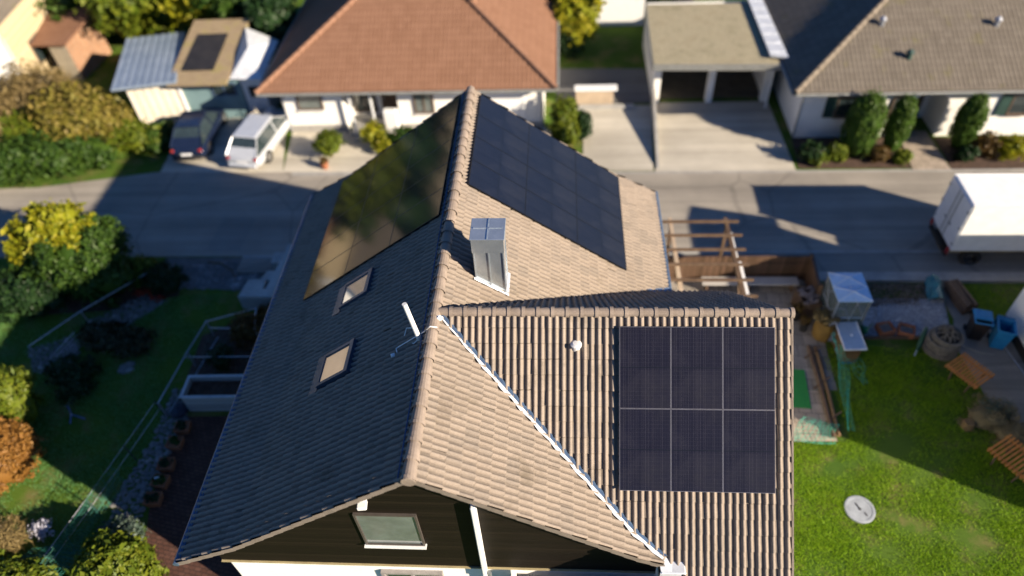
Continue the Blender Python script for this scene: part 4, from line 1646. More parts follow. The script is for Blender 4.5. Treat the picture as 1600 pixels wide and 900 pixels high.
mb.tube([(.1, -1.0, 3.6), (.1, -1.0, .1)], .06, 8)
mb.build('downpipe', M_cream, wh)
# small brick outbuilding beside it
bo = thing('brick_outbuilding', 'small orange brick outbuilding beside the tall pale house', 'outbuilding', (-25.7, 29.6, 0), -.08)
M_brick = paver_mat('orange_brick', (0.26, 0.12, 0.065), (0.32, 0.155, 0.08), .24, .08, (0.30, 0.26, 0.2))
mb = MB()
mb.slab([(0, 0), (1.1, 0), (1.1, 3.2), (0, 3.2)], 0, 2.3)
mb.build('wall', M_brick, bo)
mb = MB()
mb.add([(-1.9, -.2, 2.2), (1.3, -.2, 2.32), (1.3, 3.5, 2.7), (-1.9, 3.5, 2.6), (-1.9, -.2, 2.1), (1.3, -.2, 2.22), (1.3, 3.5, 2.6), (-1.9, 3.5, 2.5)], [[0, 1, 2, 3], [4, 7, 6, 5], [0, 4, 5, 1], [1, 5, 6, 2], [2, 6, 7, 3], [3, 7, 4, 0]], [[(0, 4), (3, 4), (3, 0), (0, 0)]] + [[(0, 0)] * 4] * 5)
mb.build('roof', M_tile_or, bo)
# flat roof beyond the garage gap
fb = thing('flat_roof_shed', 'grey flat roofed outbuilding at the top behind the shaded lawn', 'shed', (4.7, 34.6, 0))
mb = MB()
mb.slab([(0, 0), (2.9, 0), (2.9, 6), (0, 6)], 0, 2.1)
mb.build('wall', M_whitemetal, fb)
mb = MB()
mb.slab([(-.1, -.15), (3.0, -.15), (3.0, 6.2), (-.1, 6.2)], 2.1, 2.25)
mb.build('sheet_roof', pm('blue_grey_felt', (0.17, 0.20, 0.26), (0.13, 0.155, 0.21), 1, .5), fb)
# low white-topped wall left of the garage
lw = thing('garden_wall', 'low wall with white coping in front of the dark side drive', 'wall', (3.45, 26.15, 0))
mb = MB()
mb.box((1.0, .1, .42), (1.9, .3, .84))
mb.build('wall_body', pm('beige_wall', (0.46, 0.36, 0.26), (0.38, 0.30, 0.22), 2), lw)
mb = MB()
mb.box((1.05, .12, .89), (2.15, .5, .10), bev=.02)
mb.build('coping', M_whitemetal, lw)
mb = MB()
mb.box((1.2, -.32, .06), (3.6, .35, .12))
mb.build('footing', M_concrete, lw)


# ================================================================== VEHICLES
def loft(mb, sections):
    """sections: list of rings with the same number of points"""
    n = len(sections[0])
    P = [p for s_ in sections for p in s_]
    F = []
    for i in range(len(sections) - 1):
        for k in range(n):
            F.append([i * n + k, i * n + (k + 1) % n, (i + 1) * n + (k + 1) % n, (i + 1) * n + k])
    F.append(list(range(n))[::-1])
    F.append([(len(sections) - 1) * n + k for k in range(n)])
    mb.add(P, F)


def car(label, loc, rz, L, W, H, paint, group, wagon=True, plate=True):
    """car along local +y (nose at +y)"""
    t = thing('parked_car', label, 'car', loc, rz, group)

    def ring(y, w, z0, z1, tw):
        h = w / 2
        return [(-h * .9, y, z0), (h * .9, y, z0), (h, y, z0 + .12), (h * 1.0, y, z0 + (z1 - z0) * .6), (h * tw, y, z1), (-h * tw, y, z1), (-h, y, z0 + (z1 - z0) * .6), (-h, y, z0 + .12)]
    bl = H * .60
    mb = MB()
    s_ = [(-L / 2, W * .86, .32, bl * .80, .86), (-L / 2 + .10, W * .96, .24, bl * .97, .90), (-L / 2 + .5, W, .2, bl, .93), (-.2, W, .18, bl, .94), (L * .22, W, .2, bl * .97, .93), (L * .40, W * .96, .22, bl * .84, .88), (L / 2 - .1, W * .86, .26, bl * .72, .84), (L / 2, W * .74, .34, bl * .60, .82)]
    loft(mb, [ring(*q) for q in s_])
    body = mb.build('body', paint, t, smooth=True)
    sm_ = body.modifiers.new('round', 'SUBSURF')
    sm_.levels = 2
    sm_.render_levels = 2
    mb = MB()
    ye = -L / 2 + (.12 if wagon else .25)
    hw = W / 2
    g = [(ye, hw * .86, bl - .02), (ye + (.75 if wagon else .85), hw * .68, H), (L * .0, hw * .70, H + .02), (L * .07, hw * .68, H - .02), (L * .27, hw * .84, bl - .02)]

    def gr(y, h, z, lower):
        return (-h, y, z), (h, y, z)
    # roof shell
    P = [(-g[1][1], g[1][0], g[1][2]), (g[1][1], g[1][0], g[1][2]), (g[2][1], g[2][0], g[2][2]), (-g[2][1], g[2][0], g[2][2]), (g[3][1], g[3][0], g[3][2]), (-g[3][1], g[3][0], g[3][2])]
    mid = (0, (g[1][0] + g[3][0]) / 2, H + .05)
    mb.add(P, [[0, 1, 2, 3], [3, 2, 4, 5]])
    mb.box((0, (g[1][0] + g[3][0]) / 2, H - .005), (g[1][1] * 1.94, g[3][0] - g[1][0] + .12, .11), bev=.05)
    # pillars
    for sx in (-1, 1):
        for (a, b) in ((0, 1), (4, 3)):
            mb.tube([(sx * g[a][1], g[a][0], g[a][2]), (sx * g[b][1], g[b][0], g[b][2] - .02)], .028, 6)
        mb.tube([(sx * hw * .93, -L * .02, bl - .03), (sx * hw * .76, -L * .02, H - .01)], .035, 6)
        mb.tube([(sx * g[1][1], g[1][0], H - .01), (sx * g[3][1], g[3][0], H - .02)], .035, 6)
    A = g[0]
    B = tuple(g[0][i] * .53 + g[1][i] * .47 for i in range(3))
    mb.poly([(-A[1], A[0], A[2] - .04), (A[1], A[0], A[2] - .04), (B[1], B[0], B[2]), (-B[1], B[0], B[2])])
    mb.build('roof_shell', paint, t)
    # glazing
    mb = MB()
    for (a, b) in ((0, 1), (4, 3)):
        A, B = g[a], g[b]
        if a == 0:
            A = tuple(A[i] * .55 + B[i] * .45 for i in range(3))
        q = [(-A[1] * .96, A[0], A[2]), (A[1] * .96, A[0], A[2]), (B[1] * .97, B[0], B[2] - .03), (-B[1] * .97, B[0], B[2] - .03)]
        mb = MB()
        mb.poly(q if a == 0 else q[::-1])
        mb.build('rear_window' if a == 0 else 'windscreen', M_winglass, t)
    for sx in (-1, 1):
        mb = MB()
        q = [(sx * hw * .92, g[0][0] + .05, bl - .02), (sx * hw * .93, L * .25, bl - .02), (sx * g[3][1] * 1.01, g[3][0], H - .04), (sx * g[1][1] * 1.01, g[1][0], H - .04)]
        mb.poly(q if sx > 0 else q[::-1])
        mb.build('side_window', M_winglass, t)
    for sx in (-1, 1):
        for y in (-L * .30, L * .31):
            mb = MB()
            r = .32
            P, F = [], []
            prof = [(r * .6, -.1), (r, -.09), (r, .09), (r * .6, .1)]
            n = 18
            for rr_, yy in prof:
                for k in range(n):
                    q = 2 * pi * k / n
                    P.append((sx * (hw - .08) + yy, y + rr_ * cos(q), r + rr_ * sin(q)))
            for i in range(3):
                for k in range(n):
                    F.append([i * n + k, i * n + (k + 1) % n, (i + 1) * n + (k + 1) % n, (i + 1) * n + k])
            mb.add(P, F)
            wl = mb.build('wheel', M_blackrub, t)
            mb = MB()
            x = sx * (hw + .012)
            mb.add([(x, y, r)] + [(x - sx * .02, y + r * .62 * cos(2 * pi * k / 14), r + r * .62 * sin(2 * pi * k / 14)) for k in range(14)], [[0, 1 + k, 1 + (k + 1) % 14] for k in range(14)])
            mb.build('rim', M_rim, wl)
        mb = MB()
        mb.box((sx * hw * .76, -L / 2 + .10, bl * .82), (.20, .16, .15), bev=.04)
        mb.build('tail_light', M_redlamp, t)
        mb = MB()
        mb.box((sx * hw * .62, L / 2 - .1, bl * .62), (.34, .18, .13), bev=.03)
        mb.build('headlight', M_whitemetal, t)
        mb = MB()
        mb.box((sx * (hw + .10), L * .17, bl + .06), (.18, .12, .13), bev=.03)
        mb.build('mirror', paint, t)
    mb = MB()
    mb.box((0, -L / 2 - .012, .56), (.52, .02, .12))
    mb.build('number_plate', M_whitemetal, t)
    mb = MB()
    mb.box((0, -L / 2 - .02, .37), (W * .80, .14, .16), bev=.04)
    mb.build('bumper', M_blackrub if not wagon else paint, t)
    return t


def paint_mat(name, c, rough=.25, metal=.3):
    t = NT(name)
    t.set(Base_Color=t.ramp(t.noise(3, 3), [(.3, c), (.7, tuple(x * .9 for x in c))]), Roughness=rough, Metallic=metal, Coat_Weight=.7, Coat_Roughness=.05)
    return t.m


P_navy = paint_mat('navy_car_paint', (0.012, 0.02, 0.05))
P_silver = paint_mat('silver_car_paint', (0.62, 0.65, 0.69), .28, .4)
P_truck = paint_mat('white_truck_skin', (0.80, 0.80, 0.80), .35, 0.0)
car('dark blue hatchback parked nose-in before the teal garage', (-15.45, 23.55, 0), .06, 4.2, 1.78, 1.42, P_navy, 'cars parked in front of the teal garage', False)
car('silver estate car parked nose-in beside the orange roofed house', (-12.0, 23.1, 0), -.16, 4.7, 1.84, 1.40, P_silver, 'cars parked in front of the teal garage')

tk = thing('box_truck', 'white box truck parked along the road with a blank cargo body', 'truck', (17.5, 15.2, 0), -.01)
BL, BW, BH0, BH1 = 4.9, 1.85, .92, 3.1
mb = MB()
mb.box((BL / 2, 0, (BH0 + BH1) / 2), (BL, BW, BH1 - BH0), bev=.04)
for s_ in (-1, 1):
    mb.box((BL / 2, s_ * (BW / 2 - .01), BH1 - .01), (BL + .02, .06, .06))
    mb.box((BL / 2, s_ * (BW / 2), BH0 + .05), (BL + .01, .04, .10))
bx_ = mb.build('cargo_box', P_truck, tk)
for s_ in (-1, 1):
    mb = MB()
    mb.box((-.02, s_ * BW / 4, (BH0 + BH1) / 2), (.04, BW / 2 - .03, BH1 - BH0 - .1), bev=.012)
    dr = mb.build('rear_door', paint_mat('truck_door_grey', (0.60, 0.62, 0.66), .4, 0), bx_)
    mb = MB()
    mb.tube([(-.055, s_ * .14, BH0 + .08), (-.055, s_ * .14, BH1 - .08)], .016, 6)
    mb.box((-.06, s_ * .2, BH0 + .75), (.03, .2, .05))
    for k in range(3):
        mb.box((-.05, s_ * (BW / 2 - .06), BH0 + .3 + k * .75), (.03, .12, .07))
    mb.build('lock_bar', M_greymetal, bx_)
    mb = MB()
    mb.box((-.05, s_ * (BW / 2 - .10), BH0 - .06), (.07, .16, .30), bev=.02)
    mb.build('tail_light', M_redlamp, tk)
mb = MB()
mb.box((BL / 2, -BW / 2 + .02, BH0 - .05), (BL, .03, .07))
mb.build('side_stripe', pm('dull_yellow_stripe', (0.22, 0.17, 0.05), (0.16, 0.12, 0.04), 3), tk)
mb = MB()
mb.box((BL / 2 + .6, 0, .70), (BL + 1.4, .9, .18))
mb.box((-.02, 0, .62), (.12, BW * .9, .14))
mb.build('chassis', M_dark, tk)
for (x, y) in ((1.0, -.72), (1.0, .72), (5.4, -.72), (5.4, .72)):
    mb = MB()
    P, F = [], []
    n = 18
    for rr_, yy in ((.22, -.13), (.38, -.12), (.38, .12), (.22, .13)):
        for k in range(n):
            q = 2 * pi * k / n
            P.append((x + rr_ * cos(q), y + yy, .38 + rr_ * sin(q)))
    for i in range(3):
        for k in range(n):
            F.append([i * n + k, i * n + (k + 1) % n, (i + 1) * n + (k + 1) % n, (i + 1) * n + k])
    mb.add(P, F)
    mb.build('wheel', M_blackrub, tk)
mb = MB()
mb.box((5.7, 0, 1.25), (1.45, 1.8, 1.5), bev=.15, taper=.9)
cb = mb.build('cab', P_truck, tk)
mb = MB()
mb.box((6.42, 0, 1.6), (.06, 1.4, .55), ry=-.15)
mb.build('windscreen', M_winglass, cb)


# ================================================================== GARDEN, RIGHT SIDE
pg = thing('pergola', 'open timber pergola frame of bare beams beside the right eave', 'pergola', (6.3, 10.4, 0))
for x in (.55, 2.62):
    mb = MB()
    mb.box((x, 2.05, 2.24), (.13, 4.4, .16))
    mb.build('beam', M_palewood if x < 1 else M_darkwood, pg)
for k in range(6):
    mb = MB()
    mb.box((1.55, .15 + k * .76, 2.37), (3.0, .07, .10))
    mb.build('rafter', M_darkwood, pg)
for (x, y) in ((.55, .25), (.55, 3.8), (2.62, .25), (2.62, 3.8)):
    mb = MB()
    mb.box((x, y, 1.08), (.12, .12, 2.16))
    mb.build('post', M_darkwood, pg)
for y in (.6, 3.4):
    mb = MB()
    mb.tube([(2.62, y, 1.5), (2.62, y + (.5 if y < 1 else -.5), 2.14)], .045, 6)
    mb.build('brace', M_darkwood, pg)
mb = MB()
mb.box((2.80, 1.0, 2.16), (.10, 2.0, .05))
mb.box((2.74, 2.9, 2.16), (.07, 1.3, .05))
mb.build('white_rail', M_whitemetal, pg)

fe = thing('board_fence', 'brown board fence around the back of the paved terrace', 'fence', (6.6, 13.5, 0))
for (xa, ya, xb, yb) in ((0, 0, 2.7, .02), (2.76, .02, 5.5, .05), (5.52, 0.0, 5.42, -1.45)):
    mb = MB()
    L = hypot(xb - xa, yb - ya)
    mb.box(((xa + xb) / 2, (ya + yb) / 2, .68), (L, .05, 1.2), atan2(yb - ya, xb - xa))
    for z in (.35, 1.0):
        mb.box(((xa + xb) / 2, (ya + yb) / 2 - .05, z), (L, .05, .08), atan2(yb - ya, xb - xa))
    mb.box(((xa + xb) / 2, (ya + yb) / 2, 1.31), (L + .02, .10, .05), atan2(yb - ya, xb - xa))
    mb.build('board_panel', M_brownwood, fe)
for (x, y) in ((0, 0.06), (2.73, .08), (5.5, .07), (5.48, -1.48)):
    mb = MB()
    mb.box((x, y, .7), (.1, .1, 1.4))
    mb.build('post', M_darkwood, fe)
bn = thing('storage_bench', 'dark timber bench along the brown board fence', 'bench', (9.9, 13.1, 0))
mb = MB()
mb.box((0, 0, .45), (3.6, .42, .06), bev=.01)
mb.build('seat', M_greywood, bn)
for x in (-1.6, 0, 1.6):
    mb = MB()
    mb.box((x, 0, .21), (.08, .36, .41))
    mb.build('leg', M_darkwood, bn)
# crate pile on the terrace by the fence corner
cr = thing('log_crate', 'dark slatted crate filled with firewood by the fence corner', 'crate', (11.75, 12.0, 0), .1)
mb = MB()
for k in range(5):
    for s_ in (-1, 1):
        mb.box((s_ * .32, 0, .1 + k * .17), (.025, .9, .12))
        mb.box((0, s_ * .45, .1 + k * .17), (.66, .025, .12))
mb.build('slats', M_darkwood, cr)
mb = MB()
rj = random.Random(3)
for k in range(26):
    x, y = rj.uniform(-.26, .26), rj.uniform(-.36, .36)
    mb.tube([(x - .1, y, .78 + rj.uniform(0, .1)), (x + .1, y + rj.uniform(-.1, .1), .8 + rj.uniform(0, .12))], .04, 6)
mb.build('firewood', pm('firewood', (0.20, 0.18, 0.19), (0.12, 0.10, 0.105), 6), cr)
for i, (x, y, r, h, lab) in enumerate(((11.35, 11.6, .19, .5, 'dark plant pot on the terrace edge nearest the firewood crate'), (11.5, 11.05, .16, .4, 'small dark plant pot between the firewood crate and the plant sack'))):
    p = thing('plant_pot', lab, 'plant pot', (x, y, 0.02), 0, 'pots on the terrace edge')
    mb = MB()
    mb.lathe([(r * .7, 0), (r, h), (r * 1.08, h), (r * 1.08, h + .04), (r * .9, h + .04), (r * .85, h - .02)], n=16)
    mb.build('pot', M_dark, p)
    crown('plant', [((0, 0, h + .12), (r * 1.1, r * 1.1, .16))], 260, .05, L_brown, p, 50 + i, 12, floor_z=None)

# big sack of garden waste with a white paper label
sk = thing('waste_sack', 'ochre garden waste sack with cuttings on top and a blank white sheet', 'sack', (12.05, 10.75, 0), .35)
mb = MB()
mb.lathe([(.20, 0), (.30, .08), (.33, .45), (.30, .85), (.34, .98), (.27, .97), (.2, .9)], n=18, sx=1.0, sy=1.1)
rj = random.Random(9)
mb.v = [(x * (1 + rj.uniform(-.07, .07)), y * (1 + rj.uniform(-.07, .07)), z) for x, y, z in mb.v]
mb.build('sack', pm('ochre_sack', (0.20, 0.12, 0.025), (0.13, 0.075, 0.018), 4, 0.7, bump=.5), sk)
crown('cuttings', [((0, .1, .98), (.34, .36, .16))], 700, .06, L_tan, sk, 61, 18, floor_z=None)
mb = MB()
mb.box((.06, -.20, .97), (.30, .24, .012), .1, rx=.45)
mb.build('paper_sheet', M_whitemetal, sk)
tp = thing('tarpaulin', 'crumpled teal tarpaulin lying beside the glass house', 'tarpaulin', (12.55, 9.95, 0), .2)
mb = MB()
rj = random.Random(21)
N = 9
for j in range(N):
    for i in range(N):
        mb.v.append((-.22 + .44 * i / (N - 1) + rj.uniform(-.03, .03), -.5 + 1.1 * j / (N - 1), .06 + .55 * max(0, j / (N - 1) - .2) + rj.uniform(0, .14)))
for j in range(N - 1):
    for i in range(N - 1):
        a = j * N + i
        mb.f.append([a, a + 1, a + N + 1, a + N])
        mb.uv.append(None)
M_tarp = pm('teal_tarp', (0.05, 0.20, 0.22), (0.03, 0.13, 0.15), 4, .45)
mb.build('sheet', M_tarp, tp)

# glass house with a translucent ribbed roof
gh = thing('greenhouse', 'small glass house with a sky-tinted ribbed roof beside the gravel bed', 'greenhouse', (12.2, 10.75, 0), 0.0)
W_, D_, Hh = 1.06, 1.28, 1.95
for k, (x, y) in enumerate(((0, 0), (W_, 0), (W_, D_), (0, D_))):
    mb = MB()
    mb.box((x, y, Hh / 2), (.045, .045, Hh))
    mb.build('post', M_galv, gh)
mb = MB()
for z in (.08, 1.05, Hh - .02):
    for (a, b) in (((0, 0), (W_, 0)), ((W_, 0), (W_, D_)), ((W_, D_), (0, D_)), ((0, D_), (0, 0))):
        mb.tube([(a[0], a[1], z), (b[0], b[1], z)], .018, 6)
mb.tube([(0, 0, .1), (0, D_, 1.9)], .012, 6)
mb.tube([(W_ * .5, 0, .1), (W_ * .62, 0, 1.9)], .012, 6)
mb.build('rail', M_galv, gh)
tgs = NT('milky_glass')
tgs.set(Base_Color=tgs.ramp(tgs.noise(2, 3), [(.3, (0.10, 0.13, 0.15)), (.7, (0.15, 0.18, 0.21))]), Roughness=.15, Alpha=.55)
for (a, b) in (((0.03, 0), (W_ - .03, 0)), ((W_, .03), (W_, D_ - .03)), ((W_ - .03, D_), (.03, D_)), ((0, D_ - .03), (0, .03))):
    mb = MB()
    mb.quad((a[0], a[1], .1), (b[0], b[1], .1), (b[0], b[1], 1.92), (a[0], a[1], 1.92))
    mb.build('pane', tgs.m, gh)
mb = MB()
xm = W_ / 2
e = .05
for (p, q) in ((0, .5), (.5, 1)):
    y0, y1 = -e + (D_ + 2 * e) * p, -e + (D_ + 2 * e) * q
    ym = (y0 + y1) / 2
    c_ = (xm, ym, Hh + .12)
    cs = [(-e, y0, Hh), (W_ + e, y0, Hh), (W_ + e, y1, Hh), (-e, y1, Hh)]
    for k in range(4):
        mb.add([cs[k], cs[(k + 1) % 4], c_], [[0, 1, 2]])
mb.box((xm, D_ / 2, Hh - .02), (W_ + 2 * e, D_ + 2 * e, .03))
rf_ = mb.build('roof_sheet', pm('sky_tinted_plastic', (0.42, 0.58, 0.78), (0.34, 0.49, 0.68), 3, .25), gh)  # blue sky reflection put into the sheet's colour
mb = MB()
for (p, q) in ((0, .5), (.5, 1)):
    y0, y1 = -e + (D_ + 2 * e) * p, -e + (D_ + 2 * e) * q
    c_ = (xm, (y0 + y1) / 2, Hh + .13)
    for cs in ((-e, y0, Hh), (W_ + e, y0, Hh), (W_ + e, y1, Hh), (-e, y1, Hh)):
        mb.tube([cs, c_], .012, 5)
mb.tube([(xm, -e, Hh + .02), (xm, D_ + e, Hh + .02)], .014, 5)
mb.build('rib', M_whitemetal, rf_)

# box with a blue grey metal lid on legs
hb = thing('storage_box', 'brown wooden box with a blue grey lid on the grass edge', 'box', (12.35, 9.42, 0), .03)
mb = MB()
mb.box((.33, .6, .46), (.56, 1.0, .8), bev=.01)
mb.build('body', planks_mat('brown_box_boards', (0.10, 0.055, 0.022), (0.15, 0.085, 0.035), .14, 2), hb)
mb = MB()
mb.box((.33, .6, .93), (.72, 1.2, .05), rx=.05, bev=.015)
lid = mb.build('lid', pm('blue_grey_lid', (0.36, 0.45, 0.56), (0.28, 0.37, 0.48), 2.2, .3, metal=.3), hb)
mb = MB()
mb.box((.33, .01, .915), (.74, .03, .045))
mb.box((-.03, .6, .945), (.03, 1.2, .045), rx=.05)
mb.box((.69, .6, .945), (.03, 1.2, .045), rx=.05)
mb.box((.36, .6, .97), (.05, .05, .04))
mb.build('lid_trim', M_whitemetal, lid)
for (x, y) in ((.08, .15), (.58, .15), (.08, 1.05), (.58, 1.05)):
    mb = MB()
    mb.box((x, y, .04), (.06, .06, .08))
    mb.build('leg', M_darkwood, hb)
st_ = thing('clutter_tray', 'blue and white tray of small pots between the glass house and the box', 'tray', (12.35, 10.68, 0), .1)
mb = MB()
mb.box((.0, 0, .42), (.5, .05, .04))
mb.box((0, -.05, .2), (.5, .22, .36), bev=.02)
mb.build('tray', pm('blue_white_tray', (0.35, 0.42, 0.6), (0.12, 0.16, 0.32), 12, .5), st_)
for k in range(4):
    mb = MB()
    mb.lathe([(.045, .385), (.06, .48), (.05, .48)], (-.17 + k * .115, -.05, 0), 10)
    mb.build('pot', pm('yellow_pot', (0.4, 0.3, 0.05), (0.3, 0.22, 0.04), 4), st_)

# gravel bed with chip heap
mb = MB()
mb.slab([(13.6, 10.7), (16.6, 10.75), (17.0, 12.6), (13.9, 12.6)], 0, .05)
mb.build('gravel_bed', pm('pale_gravel', (0.10, 0.10, 0.105), (0.25, 0.26, 0.28), 11, .95, bump=.9, bscale=26, c=(0.42, 0.43, 0.46)), kind='structure')
mb = MB()
scatter_rocks(mb, [(14.2, 11.2), (16.5, 11.0), (16.95, 12.55), (14.6, 12.5)], 900, .022, .055, 3, .05, .7)
tag(mb.build('gravel', pm('blue_grey_gravel', (0.55, 0.57, 0.60), (0.25, 0.26, 0.28), 9, .9, c=(0.68, 0.70, 0.74)), kind='stuff'), 'pale blue grey gravel covering the bed beside the glass house', 'gravel', kind='stuff')
rng = np.random.default_rng(4)
n = 3000
xy = rng.uniform((13.75, 12.15), (16.6, 13.35), (n, 2))
hz = .30 * np.exp(-((xy[:, 0] - 15.0) / 1.0) ** 2 - ((xy[:, 1] - 12.8) / .42) ** 2)
P = np.column_stack([xy, hz * rng.uniform(.6, 1.1, n) + .03])
V, F = leaves_array(P, np.tile([0, 0, 1.0], (n, 1)), .055, rng, .5, .3)
tag(np_mesh('wood_chips', V, F, L_chip, kind='stuff'), 'heap of brown wood chips behind the pale gravel', 'wood chips', kind='stuff')
bo_ = thing('edging_board', 'long dark edging board in front of the gravel bed', 'board', (14.9, 10.66, 0), .01)
mb = MB()
mb.box((0, 0, .08), (2.9, .05, .16))
mb.build('board', M_darkwood, bo_)
gt = thing('tarpaulin', 'green tarpaulin draped at the far corner of the wood chip heap', 'tarpaulin', (16.75, 12.9, 0), -.2)
mb = MB()
rj = random.Random(22)
for j in range(N):
    for i in range(N):
        mb.v.append((-.3 + .6 * i / (N - 1) + rj.uniform(-.03, .03), -.55 + 1.2 * j / (N - 1), .05 + .30 * sin(pi * i / (N - 1)) + rj.uniform(0, .08)))
for j in range(N - 1):
    for i in range(N - 1):
        a = j * N + i
        mb.f.append([a, a + 1, a + N + 1, a + N])
        mb.uv.append(None)
mb.build('sheet', M_tarp, gt)
# terracotta stuff at the front of the bed: an open frame, a tilted pot, shards
for i, (x, y, rz, lab) in enumerate(((14.35, 10.98, .2, 'open terracotta trough of gravel left of the tilted one'), (15.05, 10.9, -.35, 'tilted terracotta trough right of the upright one'))):
    t_ = thing('terracotta_trough', lab, 'trough', (x, y, .05), rz, 'terracotta troughs by the gravel')
    mb = MB()
    mb.box((0, -.22, .13), (.52, .04, .26), bev=.01)
    mb.box((0, .22, .13), (.52, .04, .26), bev=.01)
    mb.box((-.25, 0, .13), (.04, .40, .26), bev=.01)
    mb.box((.25, 0, .13), (.04, .40, .26), bev=.01)
    mb.build('trough', M_terra, t_)
    mb = MB()
    scatter_rocks(mb, [(-.22, -.2), (.22, -.2), (.22, .2), (-.22, .2)], 26, .03, .05, 70 + i, .14)
    mb.slab([(-.23, -.2), (.23, -.2), (.23, .2), (-.23, .2)], .01, .15)
    mb.build('fill', M_stone, t_)
for i, (x, y, s_, lab) in enumerate(((13.62, 10.95, .12, 'small green watering can by the glass house corner'),)):
    t_ = thing('watering_can', lab, 'watering can', (x, y, .05), .5)
    mb = MB()
    mb.lathe([(.10, 0), (.12, .02), (.11, .22), (.06, .25)], n=14)
    mb.tube([(.1, 0, .06), (.22, 0, .16), (.3, 0, .27)], .018, 7)
    mb.build('body', pm('green_plastic', (0.02, 0.15, 0.05), (0.015, 0.11, 0.04), 4, .4), t_)
    mb = MB()
    mb.tube([(-.11, 0, .2), (-.2, 0, .2), (-.19, 0, .08), (-.11, 0, .05)], .012, 6)
    mb.build('handle', M_dark, t_)
# folded garden parasol lying on the gravel edge
fp = thing('folded_parasol', 'folded green parasol leaning against the coiled basket', 'parasol', (15.15, 10.05, 0), 1.0)
mb = MB()
mb.tube([(0, 0, .12), (.25, 0, .2), (.7, 0, .3), (1.0, 0, .38)], [.03, .075, .085, .04], 10)
mb.build('canopy', pm('green_canvas', (0.05, 0.12, 0.06), (0.035, 0.09, 0.045), 6, .7), fp)
mb = MB()
mb.tube([(-.22, 0, .07), (0, 0, .12)], .016, 6)
mb.build('pole', M_whitemetal, fp)
# large coil of grey cane
ck = thing('coil_basket', 'big barrel of coiled grey cane in front of the gravel bed', 'basket', (16.0, 10.2, 0), .3)
rj = random.Random(12)
for k in range(8):
    mb = MB()
    pth = []
    r_ = .54 - .012 * k + rj.uniform(-.02, .02)
    ox, oy = rj.uniform(-.03, .03), rj.uniform(-.03, .03)
    for q in range(29):
        a = 2 * pi * q / 28
        pth.append((ox + r_ * cos(a), oy + r_ * .95 * sin(a), .07 + k * .105 + .02 * sin(a * 2 + k)))
    mb.tube(pth, .055, 7, False)
    mb.build('coil', M_rope, ck)
mb = MB()
mb.lathe([(.40, 0), (.41, .7)], n=20)
mb.build('core', M_dark, ck)
mb = MB()
for k in range(9):
    a = k * 2.4
    mb.tube([(.35 * cos(a), .33 * sin(a), .8), (.1 * cos(a + .6), .1 * sin(a + .6), .9 + .03 * k), (.36 * cos(a + 1.9), .34 * sin(a + 1.9), .86)], .028, 6)
mb.build('loose_cane', M_rope, ck)

# bins
M_bin = pm('blue_bin_plastic', (0.02, 0.20, 0.42), (0.015, 0.16, 0.36), 4, .4)
M_bin2 = pm('brown_bin_plastic', (0.035, 0.022, 0.018), (0.028, 0.018, 0.014), 4, .45)


def bin_(label, loc, rz, body, openlid):
    t = thing('wheelie_bin', label, 'bin', loc, rz, 'bins by the white house')
    w, d, h = .52, .62, .98
    mb = MB()
    o = [(-w / 2 * .8, -d / 2 * .8, .06), (w / 2 * .8, -d / 2 * .8, .06), (w / 2 * .8, d / 2 * .8, .06), (-w / 2 * .8, d / 2 * .8, .06), (-w / 2, -d / 2, h), (w / 2, -d / 2, h), (w / 2, d / 2, h), (-w / 2, d / 2, h)]
    i_ = [(x * .9, y * .9, z + (.06 if z < .5 else .0)) for x, y, z in o]
    mb.add(o + i_, [[3, 2, 1, 0], [0, 1, 5, 4], [1, 2, 6, 5], [2, 3, 7, 6], [3, 0, 4, 7], [8, 9, 10, 11], [9, 8, 12, 13], [10, 9, 13, 14], [11, 10, 14, 15], [8, 11, 15, 12], [4, 5, 13, 12], [5, 6, 14, 13], [6, 7, 15, 14], [7, 4, 12, 15]])
    mb.build('body', body, t)
    mb = MB()
    for s_ in (-1, 1):
        mb.box((s_ * (w / 2 + .01), 0, h), (.05, d + .06, .06), bev=.015)
        mb.box((0, s_ * (d / 2 + .01), h), (w + .06, .05, .06), bev=.015)
    mb.build('rim', M_bin, t)
    mb = MB()
    if openlid:
        mb.box((0, d / 2 + .09, h - .32), (w + .04, .05, .68), rx=-.12, bev=.02)
    else:
        mb.box((0, d * .12, h + .05), (w + .06, d * .76, .06), rx=.03, bev=.025)
        mb.box((0, d * .12, h + .085), (w * .6, d * .45, .02), rx=.03, bev=.008)
    mb.build('lid', M_bin, t)
    for s_ in (-1, 1):
        mb = MB()
        P, F = [], []
        for rr_, xx in ((.10, -.03), (.10, .03)):
            for k in range(14):
                q = 2 * pi * k / 14
                P.append((s_ * (w / 2 - .04) + xx, d / 2 - .02 + rr_ * cos(q), .10 + rr_ * sin(q)))
        F = [[k, (k + 1) % 14, 14 + (k + 1) % 14, 14 + k] for k in range(14)] + [list(range(14))[::-1], list(range(14, 28))]
        mb.add(P, F)
        mb.build('wheel', M_blackrub, t)
    return t


